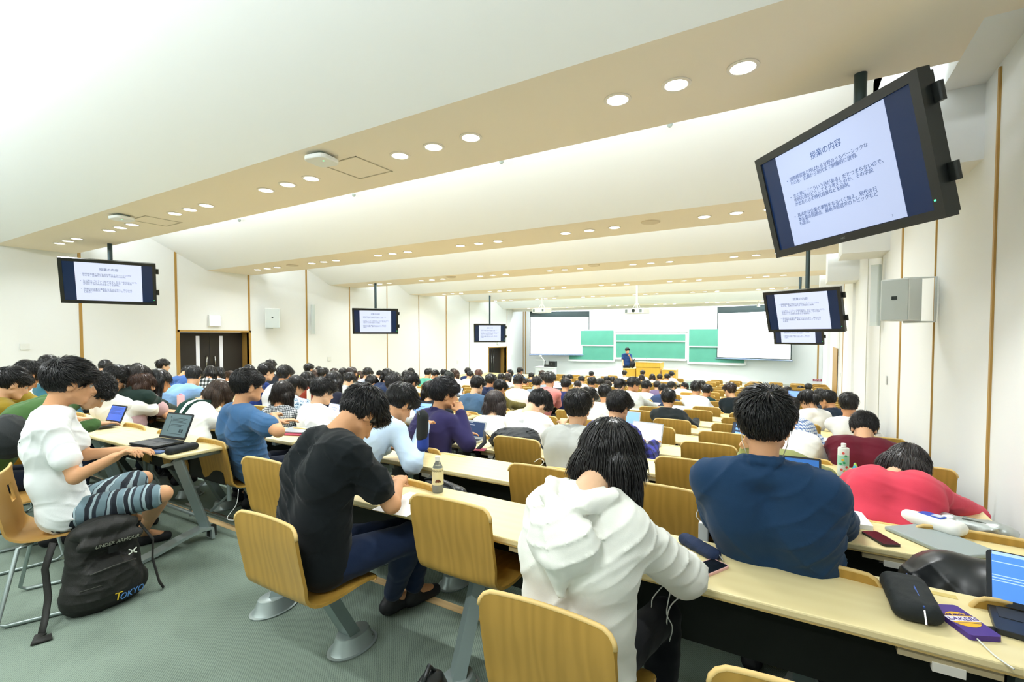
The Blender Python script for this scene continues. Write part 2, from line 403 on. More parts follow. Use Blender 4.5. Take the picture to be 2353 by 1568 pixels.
# half open timber door on the right wall near the front
dn += 1
dr = empty('door_%d' % dn, (XR - .02, 19.7, 0)); tag(dr, kind='structure')
yy0 = 17.6
bx('panel', (-.012, -2.1, -.62), (.0, -.1, CZ - .38), GOLD, dr)
# ceiling: flat beige strips, sloped white fields and the risers that hide the cove lamps
M = MB(); ymin = YB
M.mesh([(XL, YB, BEAM_Z[0] + 1.0), (XR, YB, BEAM_Z[0] + 1.0), (XR, -3.5, BEAM_Z[0] + 1.0), (XL, -3.5, BEAM_Z[0] + 1.0)], [(0, 1, 2, 3)]); M.mesh([(XL, -3.5, BEAM_Z[0] + 1.0), (XR, -3.5, BEAM_Z[0] + 1.0), (XR, BEAM_F[0] - 1.2, BEAM_Z[0]), (XL, BEAM_F[0] - 1.2, BEAM_Z[0])], [(0, 1, 2, 3)])
for i, F in enumerate(BEAM_F):
    z = BEAM_Z[i]; Bk = F - 1.2
    M.k = 1
    xe = XR if i == 0 else .86
    M.mesh([(XL, Bk, z), (xe, Bk, z), (xe, F, z), (XL, F, z)], [(0, 1, 2, 3)])
    if i: M.mesh([(xe, Bk, z - .0), (XR, Bk, z - .0), (XR, F - .48, z - .0), (xe, F - .48, z - .0)], [(0, 1, 2, 3)])
    M.k = 0
    zt = z + .62
    M.mesh([(XL, F, z), (XR, F, z), (XR, F, zt), (XL, F, zt)], [(0, 1, 2, 3)])             # riser
    nz = BEAM_Z[i + 1] if i + 1 < len(BEAM_F) else CZ + 1.42; nB = (BEAM_F[i + 1] - 1.2) if i + 1 < len(BEAM_F) else 21.45
    ys = F + .32; zs = nz + (nB - ys) * .485
    M.mesh([(XL, ys, zs), (XR, ys, zs), (XR, nB, nz), (XL, nB, nz)], [(0, 1, 2, 3)])       # sloped field
    M.mesh([(XL, F, zt), (XR, F, zt), (XR, F - .3, zs + .25), (XL, F - .3, zs + .25)], [(0, 1, 2, 3)])
    M.mesh([(XL, F - .3, zs + .25), (XR, F - .3, zs + .25), (XR, ys, zs), (XL, ys, zs)], [(0, 1, 2, 3)])
M.k = 1; M.box((XL, 21.45, CZ + 1.42), (XR, 22.55, CZ + 1.5)); M.k = 0
M.box((XL, 22.55, CZ + 1.30), (XR, 22.62, CZ + 1.9)); M.box((XL, 22.6, CZ + 1.75), (XR, YF, CZ + 1.85))
M.box((XL - .1, YB, 4.6), (XR + .1, YF, 4.75))
tag(M.build('ceiling', [CEILW, BEIGE]), kind='structure')
# bulkheads that step down along the right wall
for i, F in enumerate(BEAM_F[1:6]):
    z = BEAM_Z[i + 1]
    M = MB(); M.box((.86, F - .48, z), (XR, F + .46, z + .9)); M.box((.55, F + .46, z + .3), (XR, F + 1.25, z + .95)); M.box((.55, F + .46, z - .52), (XR, F + 1.25, z + .5)); tag(M.build('ceiling_%d' % (i + 2), CEILW), kind='structure')
    # cove lamp lying behind the riser, lighting the sloped field
    area('cove_lamp', ((XL + XR) / 2, F + .10, z + .30), (R(118), 0, 0), 13.6, .10, LIGHT['cove'] * 10, CC)
area('cove_lamp', ((XL + XR) / 2, BEAM_F[0] + .10, BEAM_Z[0] + .30), (R(118), 0, 0), 13.6, .10, LIGHT['cove'] * 10, CC)
area('cove_lamp', (-6.1, 22.75, CZ + 1.55), (R(22), 0, 0), 13.0, .12, LIGHT['board'] * 3.3, CC)
# downlights in threes
GLOW = mat('downlight_glow', '#ffffff', emit='#fffdf2', es=9)
RIM = mat('downlight_rim', '#f3ece0', rough=0.5)
def make_downlight(lbl):
    t = empty('downlight', (0, 0, 0), 0, lbl, 'ceiling light')
    M = MB(); M.lathe([(.10, 0), (.10, -.006), (.078, -.008), (.078, 0)], n=20); M.build('rim', RIM, t)
    M = MB(); M.lathe([(.077, -.001), (.077, -.004)], n=20); M.build('lamp', GLOW, t); return t
BN = ['behind the camera', 'nearest', 'second', 'third', 'fourth', 'fifth', 'last']
d0 = None
LY = [F - .62 for F in BEAM_F] + [22.0, -4.2]; LZ = BEAM_Z + [CZ + 1.42, BEAM_Z[0] + .98]  # last row, far behind the camera, is unseen light added for the near desks
for i in range(1, 7):
    for g in range(6):
        for j in range(3):
            x = -.33 - .42 * j - 2.17 * g
            lbl = '%s downlight of the %s trio from the right, %s ceiling strip' % (['right', 'middle', 'left'][j], ORD[g], BN[i])
            if d0 is None: d0 = make_downlight(lbl); d0.location = (x, LY[i], LZ[i] - .001); d0['group'] = 'downlights in the ceiling strips'
            else: dup(d0, (x, LY[i], LZ[i] - .001), 0, lbl)
for i in range(0, 8):
    for g in range(6):
        # light of one trio of downlights; the rear row is added fill without fixtures
        a_ = area('downlight_and_fill', (-.75 - 2.17 * g, LY[i], LZ[i] - .03), (0, 0, 0), .9, .12, LIGHT['down'] * (3 if g < 5 else 2), DC, spread=R(150))
# ceiling devices
APM = mat('device_white', '#eef0ec', rough=0.4)
for i, (x, y, k) in enumerate([(-3.99, 3.12, 1), (-8.46, 3.17, 1)]):
    t = empty('wireless_access_point', (x, y, BEAM_Z[k] - .04), R(8), ['white wireless access point on the nearest ceiling strip, nearer the camera', 'white wireless access point on the nearest ceiling strip, far left'][i], 'access point', 'wireless access points')
    M = MB(); M.prism(rr(.26, .26, .07), -.03, .015); M.build('housing', APM, t, bevel=.012)
    M = MB(); M.prism(rr(.16, .16, .03), .015, .04); M.build('bracket', mat('bracket_grey', '#8a9a8c'), t)
    M = MB(); M.lathe([(.008, -.032), (.008, -.029)], c=(.05, -.03, 0), n=10); M.build('status_light', mat('led_green', '#3fe08a', emit='#3fe08a', es=3), t)
    M = MB(); hx = .25; hy = .42
    for (a, b_) in [((-.25, -.25), (.25, -.235)), ((-.25, .235), (.25, .25)), ((-.25, -.25), (-.235, .25)), ((.235, -.25), (.25, .25))]: M.box((a[0], a[1], -.004), (b_[0], b_[1], .0))
    o = M.build('access_hatch', mat('hatch_edge', '#bdb39c'), loc=(x + .02, y + .43, BEAM_Z[k] - .001))
    tag(o, ['square access hatch beside the nearer access point', 'square access hatch beside the far left access point'][i], 'access hatch', 'ceiling hatches')
M0 = None
for i, (u, v, k, w_) in enumerate([(1495, 510, 2, 'second'), (672, 610, 2, 'second, far left'), (1037, 636, 3, 'third, dark'), (1365, 609, 3, 'third, right'), (1282, 681, 4, 'fourth'), (1520, 671, 4, 'fourth, right')]):
    p = onz(u, v, BEAM_Z[k]); M = MB(); M.lathe([(.14, 0), (.14, -.012), (.11, -.03 if i in (2, 3) else -.012)], n=20)
    o = M.build('ceiling_speaker', mat('grille_beige', '#d9cbb2'), loc=tuple(p)); tag(o, 'round ceiling speaker grille on the %s ceiling strip' % w_, 'speaker', 'round ceiling speakers')
for i, (u, v) in enumerate([(1539, 288), (1152, 373), (813, 449), (550, 507)]):
    p = onz(u, v, CZ + 2.28); M = MB(); M.lathe([(.03, 0), (.03, -.02), (.015, -.04)], n=10)
    o = M.build('smoke_detector', mat('sensor_grey', '#9aa49a'), loc=(p[0], p[1], p[2] + .02)); tag(o, 'tiny grey sensor on the bright sloped ceiling, %s from the right' % ORD[i], 'sensor', 'sensors on the sloped ceiling')
# ------------------------------------------------------------------ desks and chairs
TOP = wood('desk_top', '#f2e2ac', '#ead89e', scale=(.12, 1, 1), wave=5, dist=6, rough=0.35, spec=0.45, axis='Y')
EDGE = wood('desk_edge', '#cdb272', '#c2a663', scale=(.1, 1, 1), wave=9, axis='Y')
PLY = wood('plywood', '#bb9242', '#a07c33', scale=(1, 1, .10), wave=7, dist=11, rough=0.38, spec=0.5)
PLYE = mat('plywood_edge', '#dcbb77', rough=0.5)
STEEL = mat('grey_steel', '#84928f', rough=0.4, metal=0.35, spec=0.5)
ALU = mat('cast_foot', '#a9b5b2', rough=0.35, metal=0.5)
DARK = mat('modesty_dark', '#20231d', rough=0.8)
PLASTIC = mat('white_plastic', '#e9e6d8', rough=0.45)
DZ = 0.70
SEATS = {'right': [-2.53 + .645 * j for j in range(6)], 'middle': [-3.92 - .652 * j for j in range(8)], 'left': [-9.87 - .645 * j for j in range(6)]}
SPAN = {'right': (-2.86, .90), 'middle': (-8.70, -3.70), 'left': (-13.1, -9.54)}
BNAME = {'right': 'the block by the right wall', 'middle': 'the middle block', 'left': 'the block by the left wall'}
def make_desk(bk, k):
    x0, x1 = SPAN[bk]; t = empty('lecture_desk', ((x0 + x1) / 2, near(k), fz(k)), 0,
        'long maple-topped desk, %s row from the back of %s' % (ORD[k], BNAME[bk]), 'desk', 'long lecture desks')
    h = (x1 - x0) / 2
    M = MB(); M.prism(rr(2 * h, .40, .03), DZ - .026, DZ); o = M.build('desktop', TOP, t, bevel=.006); o.location = (0, .20, 0)
    M = MB(); M.prism(rr(2 * h - .004, .396, .03), DZ - .030, DZ - .010); o = M.build('edge_band', EDGE, t); o.location = (0, .20, 0)
    M = MB(); M.box((-h + .05, .30, .32), (h - .05, .325, DZ - .03)); M.box((-h + .05, .16, DZ - .10), (h - .05, .30, DZ - .09)); M.build('modesty_panel', DARK, t)
    n = 3 if h < 2.2 else 4
    for i in range(n):
        x = -h + .3 + (2 * h - .6) * i / (n - 1)
        M = MB(); M.box((x - .03, .24, .02), (x + .03, .30, DZ - .03)); M.box((x - .025, .04, DZ - .07), (x + .025, .36, DZ - .03)); M.build('leg', STEEL, t)
        M = MB(); M.lathe([(.09, 0), (.09, .01), (.05, .05), (.035, .06)], c=(x, .27, 0), sy=1.5, n=16); M.build('foot', ALU, t)
    sx = SEATS[bk]
    for i in range(0, len(sx) - 1, 2):
        x = (sx[i] + sx[i + 1]) / 2 - (x0 + x1) / 2
        M = MB(); M.box((x - .11, .01, DZ - .055), (x + .11, .05, DZ - .032)); M.build('power_strip', mat('beige_strip', '#b9ab84', rough=.6), t)
        M = MB(); M.box((x - .035, .005, DZ - .075), (x + .035, .03, DZ - .05)); M.build('socket', PLASTIC, t)
        M = MB(); M.box((x - .09, .34, DZ), (x + .09, .365, DZ + .0015)); M.build('seat_label', mat('label_yellow', '#dcc477'), t)
    return t
d0 = {}
for bk in ('right', 'middle', 'left'):
    for k in range(NROW):
        if bk == 'middle' and k == 0: continue
        if bk not in d0: d0[bk] = make_desk(bk, k)
        else:
            r = dup(d0[bk], (d0[bk].location[0], near(k), fz(k)), 0, 'long maple-topped desk, %s row from the back of %s' % (ORD[k], BNAME[bk]))
# one-piece plywood shell on a slanted steel post that swings forward when nobody sits on it
def chair_shell(y0, slot=False):
    """y0: where the backrest stands; the seat runs forward from it. returns rows of points"""
    prof = [(y0 - .035, .800), (y0 - .030, .72), (y0 - .012, .62), (y0 + .004, .54), (y0 + .012, .49), (y0 + .035, .450), (y0 + .075, .430), (y0 + .15, .425), (y0 + .27, .432), (y0 + .37, .428), (y0 + .40, .415)]
    rows = []
    n = 17
    for i, (y, z) in enumerate(prof):
        row = []
        for j in range(n):
            s = math.sin(PI / 2 * (-1 + 2 * j / (n - 1))) ; hw = .211 if z > .5 or y > y0 + .1 else .205
            zz = z; yy = y
            def rnd_(r): q = (abs(s) * hw - (hw - r)) / r; return r * (1 - math.sqrt(max(0, 1 - q * q))) if q > 0 else 0
            if i == 0: zz = z - rnd_(.045)
            yy += .022 * (1 - s * s) * (1 if z > .46 else .3) - .012
            if z <= .46: zz += .008 * abs(s) ** 2
            if i == len(prof) - 1: yy -= rnd_(.05) * .8
            row.append((s * hw, yy, zz))
        rows.append(row)
    return rows
def subdiv_rows(rows, k=2):
    A = np.array(rows); out = []
    for i in range(len(A) - 1):
        for t in range(k):
            u = t / k; p0 = A[max(i - 1, 0)]; p1 = A[i]; p2 = A[i + 1]; p3 = A[min(i + 2, len(A) - 1)]
            out.append(.5 * ((2 * p1) + (-p0 + p2) * u + (2 * p0 - 5 * p1 + 4 * p2 - p3) * u * u + (-p0 + 3 * p1 - 3 * p2 + p3) * u ** 3))
    out.append(A[-1]); return out
def make_chair(sitting):
    """origin on the floor at the fixed foot"""
    t = empty('lecture_chair', (0, 0, 0), 0, 'x', 'chair')
    y0 = -.385 if sitting else .02; dz = -.01 if sitting else .055
    sh_ = [[(p[0], p[1], p[2] + dz) for p in r_] for r_ in chair_shell(y0)]
    M = MB(); M.sheet(subdiv_rows(sh_), .013); M.build('seat_shell', PLY, t, smooth='auto')
    # pale laminate edge along the top of the backrest
    P = sh_[0]; M = MB(); M.tube([(p[0], p[1], p[2]) for p in P], .0078, 6); M.build('top_edge', PLYE, t, smooth=True)
    M = MB(); yt = y0 + .20; M.tube([(0, .02, .05), (0, yt * .9 + .02 * .1, .40 + dz)], .055, 4, sq=(1.0, .72)); M.build('post', STEEL, t)
    M = MB(); M.box((-.12, yt - .10, .395 + dz), (.12, yt + .10, .418 + dz)); M.build('seat_bracket', STEEL, t)
    M = MB(); M.lathe([(.092, 0), (.095, .007), (.085, .010), (.074, .03), (.062, .075), (.052, .08)], c=(0, .02, 0), sy=1.45, n=24); M.build('foot', ALU, t, smooth='auto')
    M = MB()
    for (a, b_) in ((.05, .08), (-.05, .08), (.05, -.06), (-.05, -.06)): M.lathe([(.008, .012), (.008, .03)], c=(a, b_ + .02, 0), n=6)
    M.build('bolt', CHROME, t)
    return t
CH = {True: make_chair(True), False: make_chair(False)}
CHUSED = {True: False, False: False}
def place_chair(bk, k, j, sitting, extra=''):
    x = SEATS[bk][j]
    lbl = '%s plywood chair, %s block, %s row from the back, %s seat from the %s' % ('occupied' if sitting else 'empty', bk, ORD[k], ORD[(len(SEATS[bk]) - 1 - j) if bk == 'right' else j], 'wall' if bk == 'right' else 'right')
    loc = (x, near(k) - .10, fz(k))
    if not CHUSED[sitting]: CHUSED[sitting] = True; c = CH[sitting]; c.location = loc; c['label'] = lbl
    else: c = dup(CH[sitting], loc, 0, lbl)
    c['group'] = 'plywood lecture chairs'
    return c
# ------------------------------------------------------------------ sculpting with distance fields
class Field:
    """smooth union of rounded shapes on a regular grid, turned into one continuous surface"""
    def __init__(s, h): s.h = h; s.pr = []; s.cut = []; s.w = None
    def cap(s, a, b, ra, rb=None, k=.02, flat=None):
        rb = ra if rb is None else rb; a = np.array(a, float); b = np.array(b, float); r = max(ra, rb)
        s.pr.append(('c', a, b, ra, rb, k, np.minimum(a, b) - r, np.maximum(a, b) + r)); return s
    def ell(s, c, r, M=None, k=.02, sub=False):
        c = np.array(c, float); r = np.array(r, float); M = np.eye(3) if M is None else np.array(M, float)
        e = np.sqrt(((M * r) ** 2).sum(1))
        p = ('e', c, r, M, None, k, c - e, c + e); (s.cut if sub else s.pr).append(p); return s
    def fn(s, f, lo, hi, k=.01, sub=False):
        (s.cut if sub else s.pr).append(('f', f, None, None, None, k, np.array(lo, float), np.array(hi, float))); return s
    def dist(s, p, X, Y, Z):
        if p[0] == 'c':
            a, b = p[1], p[2]; ba = b - a; L2 = float(ba @ ba) + 1e-12
            px, py, pz = X - a[0], Y - a[1], Z - a[2]
            t = np.clip((px * ba[0] + py * ba[1] + pz * ba[2]) / L2, 0, 1)
            return np.sqrt((px - t * ba[0]) ** 2 + (py - t * ba[1]) ** 2 + (pz - t * ba[2]) ** 2) - (p[3] + (p[4] - p[3]) * t)
        if p[0] == 'e':
            c, r, M = p[1], p[2], p[3]; px, py, pz = X - c[0], Y - c[1], Z - c[2]
            q = [(px * M[0, i] + py * M[1, i] + pz * M[2, i]) for i in range(3)]
            k0 = np.sqrt(sum((q[i] / r[i]) ** 2 for i in range(3))); k1 = np.sqrt(sum((q[i] / r[i] ** 2) ** 2 for i in range(3))) + 1e-9
            return k0 * (k0 - 1) / k1
        return p[1](X, Y, Z)
    def mesh(s, smooth=1):
        h = s.h; lo = np.min([p[6] for p in s.pr], 0) - 3 * h; hi = np.max([p[7] for p in s.pr], 0) + 3 * h
        n = np.ceil((hi - lo) / h).astype(int) + 1
        ax = [(lo[i] + h * np.arange(n[i])).astype(np.float32) for i in range(3)]
        F = np.full(n, .15, np.float32)
        def sub(p, m):
            i0 = np.clip(np.floor((p[6] - m - lo) / h).astype(int), 0, n - 1); i1 = np.clip(np.ceil((p[7] + m - lo) / h).astype(int) + 1, 1, n)
            sl = tuple(slice(i0[i], i1[i]) for i in range(3))
            X, Y, Z = ax[0][sl[0]][:, None, None], ax[1][sl[1]][None, :, None], ax[2][sl[2]][None, None, :]
            return sl, s.dist(p, X, Y, Z)
        for p in s.pr:
            k = p[5]; sl, d = sub(p, k + 2.5 * h); f = F[sl]
            hh = np.clip(.5 + .5 * (f - d) / k, 0, 1); F[sl] = f + (d - f) * hh - k * hh * (1 - hh)
        if s.w is not None:
            X, Y, Z = ax[0][:, None, None], ax[1][None, :, None], ax[2][None, None, :]
            F += s.w(X, Y, Z).astype(np.float32)
        for p in s.cut:
            k = p[5]; sl, d = sub(p, k + 2.5 * h); f = F[sl]; d = -d
            hh = np.clip(.5 - .5 * (f - d) / k, 0, 1); F[sl] = f + (d - f) * hh + k * hh * (1 - hh)
        return nets(F, lo, h, smooth)
def nets(F, lo, h, smooth=1):
    I = F < 0; n = F.shape
    cnt = np.zeros((n[0] - 1, n[1] - 1, n[2] - 1), np.int8)
    for dx in (0, 1):
        for dy in (0, 1):
            for dz in (0, 1): cnt += I[dx:n[0] - 1 + dx, dy:n[1] - 1 + dy, dz:n[2] - 1 + dz]
    act = (cnt > 0) & (cnt < 8); idx = np.full(act.shape, -1, np.int64); A = np.argwhere(act); idx[act] = np.arange(len(A))
    if len(A) == 0: return np.zeros((0, 3)), np.zeros((0, 4), int)
    acc = np.zeros((len(A), 3)); num = np.zeros(len(A))
    cor = [(dx, dy, dz) for dx in (0, 1) for dy in (0, 1) for dz in (0, 1)]
    val = {c: F[A[:, 0] + c[0], A[:, 1] + c[1], A[:, 2] + c[2]] for c in cor}
    for c in cor:
        for a in range(3):
            if c[a] == 0:
                e = list(c); e[a] = 1; e = tuple(e); v0, v1 = val[c], val[e]; m = (v0 < 0) != (v1 < 0)
                t = np.where(m, v0 / np.where(v0 - v1 == 0, 1, v0 - v1), 0)
                for i in range(3): acc[:, i] += np.where(m, c[i] + (t if i == a else 0), 0)
                num += m
    V = lo + h * (A + acc / num[:, None])
    Q = []
    for a in range(3):
        b, c = (a + 1) % 3, (a + 2) % 3
        sl0 = [slice(1, n[i] - 1) for i in range(3)]; sl0[a] = slice(0, n[a] - 1); sl1 = list(sl0); sl1[a] = slice(1, n[a])
        d = I[tuple(sl0)] != I[tuple(sl1)]; E = np.argwhere(d); off = np.array([1, 1, 1]); off[a] = 0; E = E + off
        ins = I[E[:, 0], E[:, 1], E[:, 2]]
        def g(db, dc):
            e = E.copy(); e[:, b] -= db; e[:, c] -= dc; return idx[e[:, 0], e[:, 1], e[:, 2]]
        q = np.stack([g(1, 1), g(0, 1), g(0, 0), g(1, 0)], 1); q[~ins] = q[~ins][:, ::-1]; Q.append(q[(q >= 0).all(1)])
    Q = np.concatenate(Q)
    for _ in range(smooth):
        S_ = np.zeros_like(V); C_ = np.zeros(len(V))
        for i in range(4):
            np.add.at(S_, Q[:, i], V[Q[:, (i + 1) % 4]]); np.add.at(C_, Q[:, i], 1)
        V = .5 * V + .5 * S_ / np.maximum(C_, 1)[:, None]
    return V, Q
def link_mesh(name, V, Q, m, parent=None, smooth=True):
    me = bpy.data.meshes.new(name); me.vertices.add(len(V)); me.vertices.foreach_set('co', np.asarray(V, np.float32).ravel())
    q = np.asarray(Q, np.int32); k = q.shape[1]
    me.loops.add(q.size); me.loops.foreach_set('vertex_index', q.ravel()); me.polygons.add(len(q))
    me.polygons.foreach_set('loop_start', np.arange(0, q.size, k, dtype=np.int32)); me.polygons.foreach_set('loop_total', np.full(len(q), k, np.int32))
    me.update(); me.validate()
    if smooth: me.shade_smooth()
    me.materials.append(m)
    o = bpy.data.objects.new(name, me); COL.objects.link(o)
    if parent is not None: o.parent = parent
    return o
def rotm(yaw, pitch=0, roll=0):
    """columns: right, forward, up. yaw turns clockwise from +y, pitch tips the face down, roll tips the head to its right"""
    cy, sy = math.cos(R(yaw)), math.sin(R(yaw)); r = np.array([cy, -sy, 0]); f = np.array([sy, cy, 0]); u = np.array([0, 0, 1.])
    cp, sp = math.cos(R(pitch)), math.sin(R(pitch)); f, u = f * cp - u * sp, u * cp + f * sp
    cr, sr = math.cos(R(roll)), math.sin(R(roll)); r, u = r * cr - u * sr, u * cr + r * sr
    return np.stack([r, f, u], 1)
def ik(a, b, l1, l2, pole):
    a = np.array(a, float); b = np.array(b, float); d = b - a; L = np.linalg.norm(d) + 1e-9
    if L > (l1 + l2) * .995: b = a + d / L * (l1 + l2) * .995; d = b - a; L = np.linalg.norm(d)
    x = (l1 * l1 - l2 * l2 + L * L) / (2 * L); y = math.sqrt(max(l1 * l1 - x * x, 0)); n = d / L
    p = np.array(pole, float); p = p - (p @ n) * n; p /= np.linalg.norm(p) + 1e-9
    return a + n * x + p * y, b
def wrinkle(amp, seed, f=1.0):
    """thin raised folds that bend and fade out, running mostly across the cloth"""
    rg = np.random.RandomState(seed)
    def unit(v): return v / np.linalg.norm(v)
    cre = [(unit(np.array([rg.normal(0, .8), rg.normal(0, .6), rg.choice([-1, 1]) * rg.uniform(.5, 1.2)])) * (42 + 20 * i), rg.uniform(0, 6), unit(rg.normal(0, 1, 3)) * 7, unit(rg.normal(0, 1, 3)) * 9) for i in range(5)]
    def w(X, Y, Z):
        a = 0
        for k, p, q, r in cre:
            k = k * f; ph = X * k[0] + Y * k[1] + Z * k[2] + p + 2.6 * np.sin(X * q[0] + Y * q[1] + Z * q[2] + p)
            m = np.clip(np.sin(X * r[0] + Y * r[1] + Z * r[2] + 2 * p) - .1, 0, 1)
            a = a - m * (1 - np.abs(np.sin(ph * .5))) ** 3 * 1.3
        return amp * a
    return w
def tufts(V, N, H, Rm, n, ln, seed, wid=.0032, lift=.25, swirl=.5, mask=None, down=None, droop=0.0):
    """locks of hair: thin curved blades rooted on the hair surface, flowing away from the crown"""
    rg = np.random.RandomState(seed); L = (V - H) @ Rm
    keep = np.ones(len(V), bool) if mask is None else mask(L)
    ids = np.flatnonzero(keep)
    if len(ids) == 0: return None
    ids = rg.choice(ids, n); P = V[ids] + rg.normal(0, .002, (n, 3)); Nn = N[ids]
    crown = H + Rm @ np.array([0.01, -.055, .10]); D = P - crown; D -= (D * Nn).sum(1)[:, None] * Nn
    D /= np.linalg.norm(D, axis=1)[:, None] + 1e-6; Tn = np.cross(Nn, D)
    D = D + Tn * (swirl * rg.uniform(.3, 1, n) * np.sign(swirl))[:, None] + rg.normal(0, .20, (n, 3))
    if down is not None: D = D * .4 + np.array(down) * 1.0
    D -= .9 * (D * Nn).sum(1)[:, None] * Nn; D /= np.linalg.norm(D, axis=1)[:, None] + 1e-6
    Lp = (P - H) @ Rm; ll = ln * rg.uniform(.6, 1.25, n)[:, None]
    if down is None: ll = ll * np.clip((Lp[:, 2:3] + .085) / .11, .3, 1)
    lf = lift * rg.uniform(.2, 1.2, n)[:, None]
    sd = np.cross(D, Nn); ww = wid * rg.uniform(.7, 1.3, n)[:, None]
    pts = []
    for t, wf, up in ((0, .9, -.15), (.45, 1.0, .55), (.8, .6, .6), (1.0, .08, .42)):
        c = P + D * ll * t + Nn * (ll * lf * up) + np.array([0, 0, -1]) * (droop * ll * t * t)
        pts += [c - sd * ww * wf, c + Nn * ww * wf * .8, c + sd * ww * wf]
    A = np.stack(pts, 1); m = A.shape[1]; Vt = A.reshape(-1, 3); q = []
    for s_ in range(3):
        for i in range(3):
            j = (i + 1) % 3; q.append((s_ * 3 + i, s_ * 3 + j, s_ * 3 + 3 + j, s_ * 3 + 3 + i))
    q = np.array(q); Q = (np.arange(n)[:, None, None] * m + q[None]).reshape(-1, 4)
    return Vt, Q
def vnormals(V, Q):
    n = np.cross(V[Q[:, 2]] - V[Q[:, 0]], V[Q[:, 3]] - V[Q[:, 1]]); N = np.zeros_like(V)
    for i in range(4): np.add.at(N, Q[:, i], n)
    return N / (np.linalg.norm(N, axis=1)[:, None] + 1e-9)

def person(name, head, hip, by=0, hy=None, hp=15, hr=0, fz=0.0, hair='short', hc='#131110', top='tee', tc='#f0f0ea', pc='#1c2230', sk=0,
           lh=None, rh=None, le=None, re=None, kneel=None, kneer=None, footl=None, footr=None, res=.009, hres=None, hunch=None, sy=None, build=1.0, tm=None, pm=None, shorts=False,
           hands=True, label=None, group=None, cat='person', collar=None, ntuft=None, seed=0, wr=.0045, stand=False, extra=None, neck=None, loc=None, hs=1.0, shw=1.0, eyes=False, tl=.042, lift=.13, fist=(False, False), tw=.0024, backp=0):
    """one seated (or standing) figure; world coordinates; the body is one continuous mesh, clothes and hair are children"""
    hy = by if hy is None else hy; sy = by if sy is None else sy
    head = np.array(head, float); hip = np.array(hip, float)
    org = np.array([hip[0], hip[1], fz]) if loc is None else np.array(loc, float)
    head = head - org; hip = hip - org
    tr = lambda p: None if p is None else np.array(p, float) - org
    lh, rh, le, re, kneel, kneer, footl, footr, neck = map(tr, (lh, rh, le, re, kneel, kneer, footl, footr, neck))
    root = empty(name, org, 0, label, cat, group)
    Rh = rotm(hy, hp, hr); Rb = rotm(by); Rs = rotm(sy); HL = lambda v: head + Rh @ (np.array(v, float) * hs)
    SK = skin(sk); b = build
    if neck is None: neck = HL((0, -.045, -.125)) + np.array([0, 0, -.02]) - Rb[:, 1] * .012
    spd = neck - hip; L = np.linalg.norm(spd)
    lean = math.degrees(math.atan2(float(spd @ Rb[:, 1]), spd[2]))
    if hunch is None: hunch = .03 + .0022 * max(lean, 0)
    back = -Rb[:, 1] * math.cos(R(lean)) + np.array([0, 0, 1]) * math.sin(R(lean))
    def sp(t): return hip + spd * t + back * hunch * 4 * t * (1 - t) * (.7 + .6 * t)
    Sc = sp(.93); 
    sh = [Sc + Rs[:, 0] * s_ * .160 * b * shw + Rs[:, 1] * .012 + np.array([0, 0, -.040]) for s_ in (-1, 1)]
    kneed = [kneel, kneer]; footd = [footl, footr]; legs = []
    for i, s_ in enumerate((-1, 1)):
        hj = hip + Rb[:, 0] * s_ * .09 * b + np.array([0, 0, -.01])
        if stand: kn = kneed[i] if kneed[i] is not None else hj + np.array([0, 0, -.42]) + Rb[:, 1] * .02; an = footd[i] if footd[i] is not None else kn + np.array([0, 0, -.40]) - Rb[:, 1] * .02
        else:
            kn = kneed[i] if kneed[i] is not None else np.array([hip[0], hip[1], .50]) + Rb[:, 1] * .42 + Rb[:, 0] * s_ * .13
            an = footd[i] if footd[i] is not None else np.array([kn[0], kn[1], .09]) - Rb[:, 1] * .06 + Rb[:, 0] * s_ * .01
        legs.append((hj, kn, an))
    hd = [lh, rh]; ed = [le, re]; arms = []
    for i, s_ in enumerate((-1, 1)):
        w = hd[i] if hd[i] is not None else hip + Rb[:, 1] * .42 + Rb[:, 0] * s_ * .11 + np.array([0, 0, .26])
        if ed[i] is not None: e = ed[i]
        else: e, w = ik(sh[i], w, .275 * b, .25 * b, np.array([0, 0, -1.]) + Rb[:, 0] * s_ * .55 - Rb[:, 1] * .35)
        arms.append((sh[i], e, w))
    def torso(F, g, k=.05, lo=0.0, k2=.04):
        for (ta, wa, ra, tb_, wb, rb) in ((lo, .076, .108, .33, .072 if g > 0 else .062, .100), (.33, .072 if g > 0 else .062, .100, .66, .084, .100), (.66, .084, .100, .86, .088, .078)):
            for s_ in (-1, 1):
                Ra = Rb if ta < .5 else Rs; Rc = Rb if tb_ < .5 else Rs
                F.cap(sp(ta) + Ra[:, 0] * s_ * wa * b, sp(tb_) + Rc[:, 0] * s_ * wb * b, ra * b * .93 + g, rb * b * .93 + g, k)
        for i, s_ in enumerate((-1, 1)):
            F.cap(neck - spd / L * .035, sh[i] + np.array([0, 0, .004]), .048 + g * .6, .047 + g, k2)
            F.cap(sh[i] + np.array([0, 0, -.012]), sp(.78) + Rs[:, 0] * s_ * .10 * b, .056 * b + g * .8, .07 * b + g * .8, k2)
    # body -----------------------------------------------------------
    F = Field(res)
    hk = .012
    F.ell(HL((0, -.018, .028)), np.array([.074, .096, .090]) * hs, Rh, .02)
    F.ell(HL((0, .030, -.030)), np.array([.060, .066, .082]) * hs, Rh, .025)
    F.cap(HL((-.028, .062, -.092)), HL((.028, .062, -.092)), .019, .019, .025); F.cap(HL((-.052, .005, -.06)), HL((-.02, .062, -.092)), .018, .016, .02); F.cap(HL((.052, .005, -.06)), HL((.02, .062, -.092)), .018, .016, .02)
    F.cap(HL((0, .090, .006)), HL((0, .110, -.036)), .008, .0125, .012); F.cap(HL((-.014, .096, -.040)), HL((.014, .096, -.040)), .008, .008, .008)
